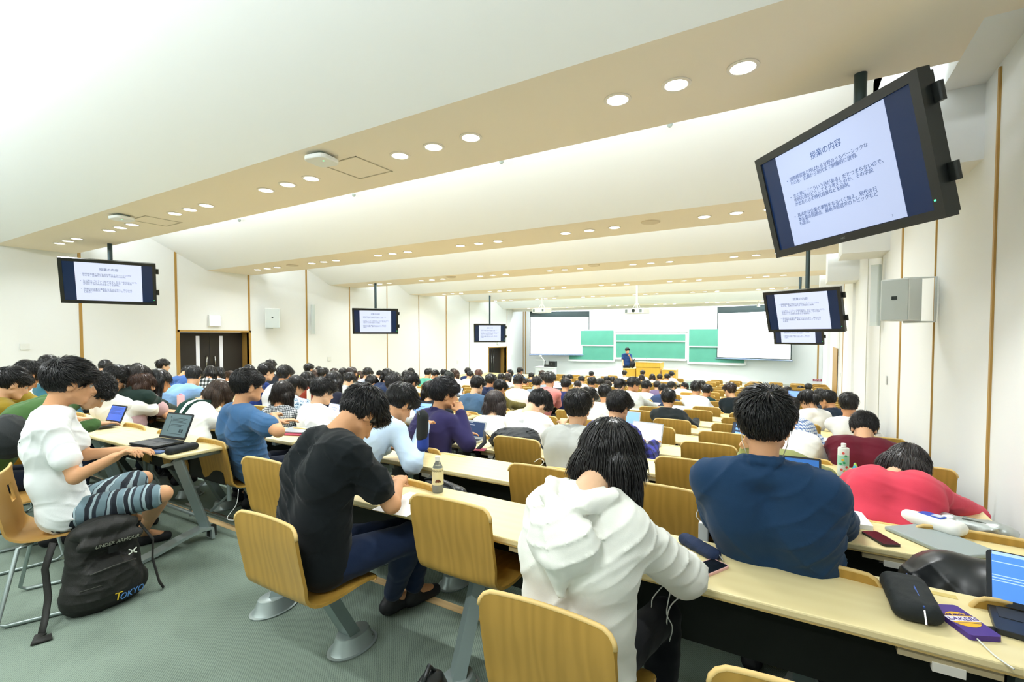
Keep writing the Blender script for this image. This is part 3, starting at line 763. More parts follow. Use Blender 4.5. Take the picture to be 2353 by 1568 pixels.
    F.cap(HL((-.034, .081, .020)), HL((.034, .081, .020)), .011, .011, .015)
    F.ell(HL((0, .089, -.063)), (.022, .011, .006), Rh, .006); F.ell(HL((0, .087, -.074)), (.018, .011, .006), Rh, .006)
    if res < .011 or True:
        for s_ in (-1, 1):
            er = Rh @ np.stack([[1, 0, s_ * 0], [0, .95, -.3], [0, .3, .95]], 1)
            F.ell(HL((s_ * .077, -.008, -.010)), (.011, .020, .032), er, .006)
    F.cap(HL((0, -.030, -.05)), neck, .052, .050, .03)
    torso(F, -.004, .05)
    for i in (0, 1):
        s0, e0, w0 = arms[i]; F.cap(s0, e0, .046 * b, .036 * b, .03); F.cap(e0, w0, .038 * b, .026, .015)
        if shorts or stand or res < .012:
            hj, kn, an = legs[i]; F.cap(hj, kn, .078 * b, .052 * b, .04); F.cap(kn, an, .050 * b, .034, .02); F.cap(kn + (an - kn) * .15 - Rb[:, 1] * .012, kn + (an - kn) * .45 - Rb[:, 1] * .014, .046, .042, .03)
            F.cap(an, an + Rb[:, 1] * .12 + np.array([0, 0, -.045]), .034, .03, .02)
        if hands:
            d = w0 - e0; d /= np.linalg.norm(d); fd = d.copy()
            if not fist[i]: fd = fd * .75 + Rb[:, 1] * .35; fd[2] = fd[2] * .35 - .05
            fd /= np.linalg.norm(fd); s_ = (-1, 1)[i]
            sd = np.cross(fd, [0, 0, 1.]); sd /= np.linalg.norm(sd) + 1e-9; un = np.cross(sd, fd)
            pc_ = w0 + fd * .045; Mh = np.stack([sd, fd, un], 1)
            F.ell(pc_, (.040, .050, .016), Mh, .02)
            curl = 1.5 if fist[i] else .38
            for q, (ox, ln_) in enumerate(((-.030, .062), (-.010, .074), (.011, .078), (.031, .070))):
                ox *= s_; a = pc_ + fd * .038 + sd * -ox; dd = fd.copy(); 
                for sg in range(3):
                    dd = dd * math.cos(curl * (.5 + .4 * sg)) - un * math.sin(curl * (.5 + .4 * sg)) if sg else fd * math.cos(curl * .5) - un * math.sin(curl * .5)
                    dd /= np.linalg.norm(dd); l_ = ln_ * (.46, .32, .24)[sg]; bb = a + dd * l_; F.cap(a, bb, .0088 - .0008 * sg, .0082 - .0008 * sg, .004); a = bb
            ts = -s_ ; a = w0 + fd * .02 + sd * ts * .028; m_ = a + fd * .028 + sd * ts * .026 - un * .012; F.cap(a, m_, .012, .0105, .01); F.cap(m_, m_ + fd * .03 + sd * ts * (-.002) - un * .006, .0095, .0085, .005)
    for s_ in (-1, 1): F.ell(HL((s_ * .031, .098, .000)), (.015, .012, .010), Rh, .008, sub=True); 
    for s_ in (-1, 1): F.ell(HL((s_ * .090, -.003, -.008)), (.007, .009, .014), Rh, .006, sub=True)
    V, Q = F.mesh(1); link_mesh('body', V, Q, SK, root)
    if eyes:
        M = MB(); 
        for s_ in (-1, 1):
            c = HL((s_ * .031, .083, .000)); T = Matrix(np.vstack([np.hstack([Rh, c[:, None]]), [0, 0, 0, 1]]).tolist())
            M.lathe([(.002, -.0115), (.008, -.008), (.0115, 0), (.008, .008), (.002, .0115)], n=10, M=T)
        M.build('eyes', mat('eye_white', '#d8cfc6', rough=.2), root, smooth=True)
        M = MB()
        for s_ in (-1, 1):
            M.tube([HL((s_ * .018, .094, .019)), HL((s_ * .032, .097, .024)), HL((s_ * .048, .084, .019))], [.0022, .003, .0018], 6)
            M.tube([HL((s_ * .019, .0935, .003)), HL((s_ * .032, .0965, .006)), HL((s_ * .045, .088, .002))], .0016, 6); M.lathe([(.005, 0), (.003, .004)], n=10, M=Matrix(np.vstack([np.hstack([rotm(hy, hp - 90, hr), HL((s_ * .031, .092, .0))[:, None]]), [0, 0, 0, 1]]).tolist()))
        M.build('brows', mat('brow', '#1b1512', rough=.6), root, smooth=True)
    # top -------------------------------------------------------------
    F = Field(res); g = .014 if top in ('tee', 'polo', 'blouse') else .018
    if top == 'hood': g = .026
    torso(F, g, .055, k2=.045)
    F.ell(sp(.02), (.142 * b + g, .100 * b + g, .08), Rb, .06)
    F.ell(neck - spd / L * .035, (.088 + g, .072 + g, .038), Rs, .04)
    long_ = top in ('long', 'hood', 'jacket', 'shirt')
    for i, s_ in enumerate((-1, 1)):
        s0, e0, w0 = arms[i]; sg = {'tee': .022, 'polo': .018, 'blouse': .026, 'long': .017, 'hood': .030, 'jacket': .022, 'shirt': .020}[top]
        if long_:
            F.cap(s0, e0, .046 * b + sg * .8, .040 * b + sg * 1.1, .03); F.cap(e0, e0 + (w0 - e0) * .93, .040 * b + sg * 1.05, .030 + sg * .8, .022)
        else:
            t_ = .62 if top != 'blouse' else .5; m_ = s0 + (e0 - s0) * t_; dn = (e0 - s0) / np.linalg.norm(e0 - s0)
            F.cap(s0, m_, .046 * b + sg * .7, .050 * b + sg, .03)
            F.fn(lambda X, Y, Z, m_=m_, dn=dn: .004 - ((X - m_[0]) * dn[0] + (Y - m_[1]) * dn[1] + (Z - m_[2]) * dn[2]) , m_ - .09, m_ + .09, .004, sub=True) if False else None
            if top == 'blouse': F.ell(s0 + (e0 - s0) * .35 + Rs[:, 0] * s_ * .02, (.075, .075, .06), None, .02)
    if top == 'hood':
        # the hood hangs down the back as a folded bag with a thick rolled rim round the neck
        bo = back - np.array([0, 0, 1]) * float(back[2]) * .5; bo /= np.linalg.norm(bo)
        hb = neck + bo * .105 + np.array([0, 0, -.03])
        F.ell(hb + np.array([0, 0, -.055]) + bo * .035, (.108, .058, .095), Rs, .006)
        F.cap(hb + np.array([0, 0, -.10]) + bo * .045, hb + np.array([0, 0, -.20]) + bo * .045, .058, .012, .012)
        rim = [neck + Rs[:, 1] * .095 + np.array([0, 0, -.045]), neck + Rs[:, 0] * .080 + Rs[:, 1] * .04 + np.array([0, 0, .005]), neck + Rs[:, 0] * .100 + bo * .03 + np.array([0, 0, .028]), hb + Rs[:, 0] * .062 + bo * .01 + np.array([0, 0, .050]), hb + bo * .03 + np.array([0, 0, .030]),
               hb + Rs[:, 0] * -.062 + bo * .01 + np.array([0, 0, .050]), neck + Rs[:, 0] * -.100 + bo * .03 + np.array([0, 0, .028]), neck + Rs[:, 0] * -.080 + Rs[:, 1] * .04 + np.array([0, 0, .005]), neck + Rs[:, 1] * .095 + np.array([0, 0, -.045])]
        for q in range(8): F.cap(rim[q], rim[q + 1], .021, .021, .008)
    if collar or top in ('polo', 'shirt', 'jacket'):
        pn = []; up_ = (HL((0, -.03, -.06)) - neck); up_ /= np.linalg.norm(up_)
        for q in range(12):
            a = 2 * PI * q / 12; pn.append(neck + up_ * .022 + Rs[:, 0] * math.cos(a) * .066 + (Rs[:, 1] - up_ * (Rs[:, 1] @ up_)) * math.sin(a) * .062)
        for q in range(12):
            F.cap(pn[q] - up_ * .018, pn[(q + 1) % 12] - up_ * .018, .013, .013, .008); F.cap(pn[q], pn[(q + 1) % 12], .008, .008, .006)
    if wr: F.w = wrinkle(wr, seed + 7)
    V, Q = F.mesh(1); link_mesh({'tee': 't_shirt', 'polo': 'polo_shirt', 'blouse': 'blouse', 'long': 'sweatshirt', 'hood': 'hooded_sweatshirt', 'jacket': 'jacket', 'shirt': 'shirt'}[top], V, Q, tm or cloth(tc), root)
    # trousers and shoes ------------------------------------------------
    F = Field(max(res, .010)); 
    F.ell(sp(0) + np.array([0, 0, -.02]), (.155 * b, .108 * b, .095), Rb, .05)
    for i in (0, 1):
        hj, kn, an = legs[i]
        if shorts: m_ = hj + (kn - hj) * .86; F.cap(hj, m_, .092 * b, .082 * b, .05)
        else: F.cap(hj, kn, .090 * b, .064 * b, .05); F.cap(kn, an + (kn - an) * .1, .068 * b, .052, .02); F.cap(kn + (an - kn) * .15 - Rb[:, 1] * .012, kn + (an - kn) * .45 - Rb[:, 1] * .014, .058, .054, .03)
    F.w = wrinkle(.004, seed + 3); V, Q = F.mesh(1); link_mesh('shorts' if shorts else 'trousers', V, Q, pm or cloth(pc), root)
    for i in (0, 1):
        an = legs[i][2]; F = Field(.010); t0 = an + np.array([0, 0, -.045]); F.cap(t0 - Rb[:, 1] * .03, t0 + Rb[:, 1] * .15 + np.array([0, 0, -.012]), .044, .036, .02); F.cap(an, t0, .042, .045, .02)
        V, Q = F.mesh(1); V[:, 2] = np.maximum(V[:, 2], an[2] - .088); link_mesh('shoe', V, Q, mat('shoe_dark', '#1d1d20', rough=.6), root)
    # hair -----------------------------------------------------------------
    hr_ = hres or max(res * .85, .006); F = Field(hr_); HM = hairmat(hc)
    down = np.array([0, 0, -1.])
    F.ell(HL((0, -.020, .034)), np.array([.086, .108, .100]) * hs, Rh, .02)
    if hair in ('short', 'textured', 'curly', 'crop'):
        e = {'short': .010, 'textured': .014, 'curly': .016, 'crop': -.006}[hair]
        F.ell(HL((0, -.015, .062)), np.array([.086 + e * .6, .104 + e * .6, .080 + e]) * hs, Rh, .02); F.cap(HL((-.05, .055, .06)), HL((.05, .055, .06)), .034 + e * .5, .034 + e * .5, .02)
        fr, bk_ = (.022 if hair != 'crop' else .045), -.062
        def hl(X, Y, Z):
            q = [((X - head[0]) * Rh[0, i] + (Y - head[1]) * Rh[1, i] + (Z - head[2]) * Rh[2, i]) / hs for i in range(3)]
            t = np.clip((q[1] + .055) / .125, 0, 1); t2 = np.clip((q[1] - .03) / .04, 0, 1)
            line = bk_ + (-.012 - bk_) * t + t2 * (fr + .012) - .018 * np.cos(q[0] * 30) * (1 - t)
            return (q[2] - line)
        F.fn(hl, head - .22, head + .22, .012, sub=True)
        for s_ in (-1, 1): F.ell(HL((s_ * .088, .0, -.012)), (.034, .026, .040), Rh, .008, sub=True)
    else:
        F.ell(HL((0, -.015, .058)), np.array([.090, .108, .082]) * hs, Rh, .02); F.cap(HL((-.055, .05, .05)), HL((.055, .05, .05)), .036, .036, .02)
        dl = {'bob': .15, 'lob': .22, 'long': .38, 'pony': 0, 'bun': 0}[hair]
        if dl:
            g0 = HL((0, -.055, -.01)); gd = (Rh @ np.array([0, 0, -1.]) * .35 + down * .65); gd /= np.linalg.norm(gd); bo = -Rb[:, 1]
            for s_ in (-1, 0, 1):
                a = HL((s_ * .062, -.035 if s_ == 0 else -.012, -.005)); 
                e_ = a + gd * min(dl, .16) + Rh[:, 0] * s_ * .008 
                F.cap(a, e_, .050, .046 if dl < .2 else .044, .03)
                if dl > .2: F.cap(e_, e_ + down * (dl - .16) + bo * .015 + back * .03, .044, .022, .03)
            F.cap(HL((-.05, -.06, -.03)), HL((.05, -.06, -.03)) , .05, .05, .03)
        if hair == 'pony':
            a = HL((0, -.115, .03)); F.cap(a, HL((0, -.145, .0)), .024, .032, .015); F.cap(HL((0, -.145, .0)), HL((0, -.13, 0)) + down * .17, .034, .012, .02)
        if hair == 'bun': F.ell(HL((0, -.125, .045)), (.045, .04, .045), Rh, .01)
        zl = -.05 if hair in ('pony', 'bun') else -.5
        def hl(X, Y, Z):
            q = [((X - head[0]) * Rh[0, i] + (Y - head[1]) * Rh[1, i] + (Z - head[2]) * Rh[2, i]) / hs for i in range(3)]
            t = np.clip((q[1] + .03) / .06, 0, 1)
            return np.maximum(q[2] - (zl + (.018 - zl) * t), -(q[1] - (.038 if hair not in ('pony', 'bun') else -.2)) )
        F.fn(hl, head - .25, head + .25, .012, sub=True)
        if hair in ('pony', 'bun'):
            for s_ in (-1, 1): F.ell(HL((s_ * .088, .0, -.014)), (.03, .022, .034), Rh, .008, sub=True)
    V, Q = F.mesh(1 if hair != 'textured' else 1); 
    n = ntuft if ntuft is not None else (5200 if res < .009 else 2200 if res < .011 else 900 if res < .015 else 260)
    N = vnormals(V, Q)
    if len(V) and n:
        if hair in ('short', 'textured', 'curly', 'crop'):
            T = tufts(V, N, head, Rh, n, mask=lambda L: ~((np.abs(L[:, 0]) > .055) & (np.abs(L[:, 1] + .0) < .036) & (L[:, 2] < .035) & (L[:, 2] > -.06)), ln={'short': tl, 'textured': tl * 1.2, 'curly': .022, 'crop': .012}[hair] * (1 if res < .013 else 1.2), seed=seed, wid=tw * (1 if res < .013 else 1.8), lift={'short': lift, 'textured': lift * 1.6, 'curly': .8, 'crop': .5}[hair], swirl=.5)
        else:
            T = tufts(V, N, head, Rh, int(n * 1.3), .06, seed, tw * (1 if res < .013 else 1.8), .06, .1, down=down, droop=.3)
        if T is not None: V, Q = np.concatenate([V, T[0]]), np.concatenate([Q, T[1] + len(V)])
    link_mesh('hair', V, Q, HM, root)
    if extra: extra(root, dict(head=head, HL=HL, Rh=Rh, Rb=Rb, Rs=Rs, neck=neck, sp=sp, arms=arms, legs=legs, back=back, sh=sh, org=org))
    return root
# ------------------------------------------------------------------ the crowd in the rows
# u, v(top of hair), h(height of head in the photo), hair, hair colour, garment, garment colour, facing, tilt down, words for the label
BK, BR, DB = '#131110', '#3d2818', '#221a15'
CROWD = [
 (28, 841, 84, 'short', BK, 'tee', '#8a7422', 75, 22, 'in a mustard T-shirt, profile at the left edge'),
 (62, 832, 66, 'short', BK, 'tee', '#a58f35', 60, 40, 'in an ochre top propping a hand on the brow'),
 (112, 820, 48, 'short', BK, 'tee', '#f4f4f2', 30, 25, 'in a plain white tee half hidden behind the white T-shirt man'),
 (132, 838, 50, 'short', BK, 'long', '#3f7488', 20, 45, 'in a teal sweater bent low'),
 (242, 828, 36, 'crop', BK, 'tee', '#23262b', 35, 30, 'in a charcoal tee with cropped hair by the left wall'),
 (264, 841, 62, 'short', BK, 'tee', '#f3f4f0', 75, 35, 'in a white T-shirt with glasses, seen in profile reading'),
 (296, 841, 30, 'bob', BK, 'tee', '#e8cfc8', 10, 40, 'in a pale pink top with a black cap-like bob'),
 (315, 836, 32, 'bob', BK, 'tee', '#d9d6cf', 30, 40, 'with a round black bob behind the brown-haired women'),
 (322, 841, 56, 'long', DB, 'jacket', '#20312c', 20, 25, 'in a dark green jacket with long dark-brown hair'),
 (366, 850, 52, 'long', BK, 'blouse', '#b99a9c', 80, 15, 'in a mauve blouse with long black hair, in profile'),
 (375, 827, 29, 'textured', BK, 'tee', '#15171a', 80, 0, 'in a black tee looking right against the wall'),
 (430, 843, 34, 'short', BK, 'tee', '#3d5f9a', 30, 65, 'in a blue tee slumped over the desk'),
 (446, 845, 42, 'short', '#1a1a1c', 'shirt', '#7ea3cf', 25, 20, 'in a light denim shirt behind the laptops'),
 (484, 841, 32, 'lob', BK, 'shirt', 'PLAIDBW', 20, 20, 'in a black and white buffalo-check shirt'),
 (504, 845, 26, 'lob', BK, 'tee', '#f2f1ef', 20, 20, 'in a white top in front of the dark door'),
 (530, 853, 28, 'bun', BR, 'tee', '#f0efe9', 40, 30, 'with brown hair tied up, in white'),
 (572, 840, 30, 'curly', BK, 'tee', '#8a2a3a', 20, 10, 'with curly black hair in dark red'),
 (622, 828, 31, 'short', BK, 'tee', '#2b2f38', 20, 5, 'with a smooth round black head in front of the wall'),
 (613, 836, 40, 'short', BK, 'tee', '#1d2f66', 70, 10, 'in a royal navy T-shirt looking right'),
 (655, 842, 42, 'short', BK, 'tee', '#b8bcc2', 40, 10, 'in a grey tee with a neat round haircut'),
 (682, 864, 46, 'pony', BK, 'blouse', 'FLORAL', 75, 25, 'in a blue floral blouse beside the white bottle'),
 (710, 836, 26, 'short', BK, 'tee', '#4a6a9a', 50, 5, 'in a mid-blue tee by the left wall'),
 (733, 843, 22, 'crop', BK, 'tee', '#30343a', 20, 20, 'with a short dark crop beyond the auburn-haired woman'),
 (707, 855, 36, 'lob', BK, 'long', '#7a2e1c', 30, 15, 'in a rust-red sweater with a black lob'),
 (725, 850, 30, 'long', BR, 'tee', '#d8d4cc', 20, 15, 'with long light-brown hair'),
 (743, 847, 30, 'textured', BK, 'tee', '#2a2d33', 60, 15, 'with layered black hair and a dark tee'),
 (768, 848, 24, 'short', '#2d1f18', 'tee', '#c9c5bd', 20, 30, 'with flat brown hair and pale tee'),
 (768, 854, 46, 'long', BK, 'tee', '#1a1d2c', 30, 15, 'in navy with very long black hair'),
 (789, 846, 26, 'lob', BK, 'shirt', '#2c2a52', 20, 10, 'in an indigo patterned shirt with a black lob'),
 (809, 844, 26, 'lob', '#2a211d', 'tee', '#e8e2d0', 80, 0, 'with glasses and dark hair in profile near the wall trim'),
 (802, 859, 34, 'textured', BK, 'shirt', '#dfe9e0', 45, 35, 'in a pale mint shirt hunched over a laptop'),
 (829, 853, 22, 'long', BR, 'tee', '#b5606a', 30, 20, 'in a rose top with long brown hair'),
 (845, 847, 27, 'short', BK, 'shirt', '#c3cfe0', 40, 20, 'in a pale blue shirt beside a drink bottle'),
 (853, 865, 34, 'short', BK, 'shirt', '#e9e8df', 50, 35, 'in a loose off-white shirt leaning on the desk'),
 (872, 853, 20, 'short', BK, 'tee', '#f0f0ee', 70, 45, 'in white bending over a page by the left wall'),
 (890, 848, 34, 'long', BK, 'long', '#22304e', 20, 15, 'in a navy top with long wavy black hair'),
 (905, 860, 50, 'textured', '#1c1b1b', 'tee', '#f4f4f2', 15, 10, 'in a white T-shirt with a large tousled head'),
 (943, 858, 45, 'short', BK, 'tee', '#2b3d9a', 45, 35, 'in a bright blue tee looking down at the screen'),
 (934, 853, 30, 'short', BK, 'tee', '#d4d4d0', 10, 15, 'with a smooth dark head beyond the bright blue tee'),
 (944, 847, 19, 'short', BK, 'tee', '#f0eee8', 40, 20, 'far off under the wall, small dark head'),
 (984, 848, 23, 'short', BK, 'tee', '#5fae98', 35, 20, 'in a mint green T-shirt'),
 (1000, 851, 21, 'short', BK, 'tee', '#eeeef0', 60, 20, 'in a pale grey tee with chin in hand'),
 (1020, 850, 20, 'short', BK, 'tee', '#206a66', 20, 20, 'in a teal tee far along the middle block'),
 (1030, 855, 27, 'short', '#1d2320', 'tee', '#d9dbd8', 50, 50, 'leaning down behind the dark-haired man'),
 (988, 876, 46, 'long', BK, 'tee', '#202226', 15, 10, 'with long glossy black hair beside a laptop'),
 (1042, 848, 20, 'short', DB, 'tee', '#cfcac0', 20, 20, 'beside the woman in the white sweater'),
 (1047, 850, 22, 'bob', BR, 'long', '#f1efe8', 20, 15, 'in a chunky white sweater with brown hair'),
 (1075, 846, 19, 'short', BK, 'tee', '#1f2f55', 20, 10, 'in navy near the far dark door'),
 (1080, 854, 20, 'short', BK, 'tee', '#f2f2f0', 40, 30, 'in white near the far dark door'),
 (1100, 850, 24, 'short', '#5a3a30', 'tee', '#ead4cf', 15, 10, 'with reddish-brown hair and a pink top'),
 (1097, 866, 42, 'short', BK, 'long', '#4d6a88', 40, 20, 'in a steel-blue sweater, hand to mouth'),
 (1128, 861, 32, 'short', BK, 'hood', '#232c47', 40, 15, 'in a navy hooded top with white lining'),
 (1152, 860, 23, 'short', BK, 'tee', '#8e9aa8', 30, 20, 'in grey-blue ahead of the white T-shirts'),
 (1149, 874, 38, 'short', BK, 'long', '#6b6230', 45, 25, 'in an olive sweater'),
 (1137, 898, 60, 'bob', '#3a3230', 'tee', '#f5f5f2', 15, 15, 'in a white tee with short ash-brown hair behind the black backpack'),
 (1170, 850, 18, 'short', BK, 'tee', '#f2f0ea', 60, 70, 'in white folded over the desk far left'),
 (1167, 858, 21, 'bob', '#2a211c', 'tee', '#f2f2ee', 20, 15, 'in white with a brown bob far off'),
 (1195, 845, 18, 'short', BK, 'hood', '#1c5fae', 50, 10, 'in a bright blue hooded top'),
 (1192, 862, 33, 'short', BK, 'tee', '#f3f1ee', 20, 15, 'in a smooth white T-shirt ahead of the white oversize shirt'),
 (1209, 870, 19, 'crop', BK, 'tee', '#24356a', 50, 15, 'with cropped hair in blue'),
 (1221, 858, 17, 'short', BK, 'tee', '#262c4a', 10, 30, 'in navy bent low near the white cabinet'),
 (1246, 851, 18, 'long', BR, 'tee', '#e0dcd4', 40, 10, 'with long brown hair near the white cabinet'),
 (1234, 866, 31, 'short', BK, 'tee', '#8593a0', 15, 15, 'in a slate-grey tee'),
 (1250, 858, 27, 'short', BK, 'tee', '#9aa6b0', 20, 15, 'partly behind the salmon shirt'),
 (1264, 856, 36, 'textured', '#242421', 'shirt', '#e08a84', 20, 5, 'in a salmon-pink shirt sitting upright'),
 (1300, 871, 30, 'short', BK, 'tee', '#232d5a', 20, 15, 'in a deep navy T-shirt beside a white screen'),
 (1309, 862, 17, 'short', BK, 'tee', '#f2f2f0', 40, 20, 'in a white shirt near the front rows'),
 (1298, 864, 16, 'short', BK, 'tee', '#3a3a40', 10, 20, 'with a flat dark head near the front rows'),
 (1359, 854, 15, 'short', BK, 'shirt', '#e6c6cf', 10, 5, 'in a pink floral shirt near the front'),
 (1336, 866, 19, 'short', BK, 'tee', '#f3f3f1', 10, 30, 'in white slumped near the front'),
 (1327, 877, 22, 'short', DB, 'tee', '#2b3560', 10, 30, 'in a dark blue top with dark-brown hair'),
 (1361, 868, 27, 'short', BK, 'tee', '#ececea', 30, 15, 'in white in the centre of the hall'),
 (1380, 871, 23, 'textured', BK, 'tee', '#e9e5df', 20, 20, 'with spiky black hair, in white'),
 (1394, 866, 18, 'short', BK, 'tee', '#d6d6d2', 10, 15, 'small head left of the podium rows'),
 (1407, 867, 18, 'short', BK, 'tee', '#cfd3cf', 10, 15, 'small head just right of its twin'),
 (1396, 877, 19, 'short', DB, 'tee', '#dfe5ea', 40, 25, 'with dark-brown hair in pale blue'),
 (1352, 892, 50, 'short', BK, 'tee', '#eeeeec', 40, 25, 'in a white tee just beyond the grey shirt'),
 (1390, 885, 42, 'short', BK, 'tee', '#f1efe6', 5, 10, 'in a cream T-shirt seen straight from behind'),
 (1424, 872, 33, 'short', BK, 'shirt', 'CHECKB', 40, 15, 'in a blue and white check shirt'),
 (1456, 867, 36, 'short', BK, 'jacket', '#c0c4c0', 70, 12, 'in a light grey jacket, face in profile'),
 (1435, 852, 15, 'short', DB, 'tee', '#f5f5f5', 5, 5, 'in white in front of the left side desk of the podium'),
 (1477, 852, 14, 'short', DB, 'tee', '#f5f5f5', 20, 5, 'in white in front of the podium'),
 (1475, 862, 15, 'bob', DB, 'tee', '#5b76ad', 20, 15, 'in blue in front of the podium'),
 (1499, 861, 14, 'bob', DB, 'shirt', '#e7ddd0', 5, 15, 'in a cream checked shirt in front of the podium'),
 (1516, 861, 16, 'short', DB, 'shirt', '#6a5a80', 10, 10, 'in a purple floral shirt in front of the podium'),
 (1533, 862, 13, 'short', BK, 'tee', '#f5f5f5', 30, 20, 'in white at the right side of the podium'),
 (1543, 854, 16, 'short', BK, 'tee', '#f5f5f5', 25, 10, 'in a wide white shirt at the right side of the podium'),
 (1485, 875, 29, 'short', BK, 'tee', '#f5f5f3', 40, 15, 'in white right of the grey jacket'),
 (1510, 878, 20, 'short', DB, 'shirt', '#7a6a8a', 10, 15, 'in a mottled violet shirt'),
 (1524, 884, 30, 'short', BK, 'shirt', '#3a4c72', 10, 40, 'in a dark denim jacket bent forward'),
 (1543, 878, 23, 'short', BK, 'shirt', '#f3f3f1', 35, 15, 'in a white shirt behind the black jacket'),
 (1572, 881, 19, 'short', BK, 'tee', '#f4f4f2', 40, 50, 'in white resting on the desk'),
 (1536, 897, 42, 'short', BK, 'jacket', '#22282a', 5, 10, 'in a black jacket between empty chairs'),
 (1600, 877, 34, 'textured', BK, 'shirt', 'DOTS', 20, 10, 'in a white short-sleeved shirt with tiny dots'),
 (1613, 876, 19, 'short', BK, 'tee', '#d0d6dd', 20, 15, 'partly behind the curly-topped dotted shirt'),
 (1625, 885, 29, 'short', BK, 'tee', '#1d3c3c', 30, 15, 'in a dark green tee'),
 (1677, 881, 34, 'short', '#2b1d17', 'tee', '#1a2328', -40, 12, 'in a black T-shirt with brown hair looking left'),
 (1660, 892, 16, 'short', BK, 'tee', '#9aa8bc', 10, 50, 'in a grey and navy top lying forward'),
 (1720, 890, 17, 'short', BK, 'tee', '#5865b5', -10, 30, 'in periwinkle blue'),
 (1736, 886, 23, 'short', BK, 'tee', '#cfc6de', 10, 25, 'in a lilac marbled top'),
 (1785, 888, 36, 'short', BK, 'tee', '#39434c', 10, 10, 'in a slate tee left of the ponytail'),
 (1809, 891, 22, 'short', BK, 'tee', '#f2f2f0', 25, 20, 'in white left of the ponytail, further off'),
 (1858, 883, 20, 'short', BK, 'tee', '#24262c', 10, 5, 'in black near the fire-alarm notice'),
 (1840, 890, 15, 'short', BK, 'tee', '#f0f0ee', 10, 10, 'in white near the front right'),
 (1855, 896, 48, 'pony', BK, 'tee', '#f3f3f0', -50, 25, 'in a white T-shirt with a black ponytail, looking left'),
 (1901, 899, 42, 'short', BK, 'jacket', '#232e3e', -60, 15, 'in a navy track jacket with pale piping'),
 (1884, 896, 33, 'short', BK, 'tee', '#3c4450', -20, 20, 'just behind the navy track jacket'),
 (1950, 904, 55, 'short', BK, 'tee', '#f4f4f1', 0, 5, 'in a white T-shirt by the right wall'),
]
CROWD += [
 (328, 855, 58, 'long', '#3a2213', 'blouse', '#f3f3ee', 70, 8, 'in a white ruffled blouse with long reddish-brown hair'),
 (650, 876, 57, 'lob', '#1d1612', 'blouse', 'GINGHAM', 25, 10, 'in a fine black and white gingham blouse'),
 (742, 871, 60, 'textured', BK, 'tee', '#f6f6f3', 65, 15, 'in a white T-shirt with a small tag on the back'),
]
PATS = {'PLAIDBW': lambda: pattern('buffalo_check', '#f0f0ec', ['#6a6f6c', '#161a1a'], 'check', .075, .5),
        'FLORAL': lambda: pattern('floral_blue', '#c9dcea', ['#3f6d94', '#f4f4f0'], 'dots', .03, .42),
        'CHECKB': lambda: pattern('check_blue', '#eef2f8', ['#8ea6d0', '#3c5aa0'], 'check', .03, .35),
        'DOTS': lambda: pattern('tiny_dots', '#f2f5fa', ['#8f9fb8'], 'dots', .045, .10),
        'GINGHAM': lambda: pattern('gingham', '#e9ebea', ['#7d8488', '#1e2124'], 'check', .017, .5)}
TAKEN = set()
def block_of(x): return 'right' if x > -3.3 else ('left' if x < -9.15 else 'middle')
def seat_for(x, k):
    b_ = block_of(x); xs = SEATS[b_]; order = sorted(range(len(xs)), key=lambda j: abs(xs[j] - x))
    for j in order:
        if (b_, k, j) not in TAKEN: TAKEN.add((b_, k, j)); return b_, j, xs[j]
    return b_, order[0], xs[order[0]]
rnd = random.Random(5)
PC = ['#1c2230', '#22262c', '#3a4250', '#6f6a58', '#14161a', '#2c3850']
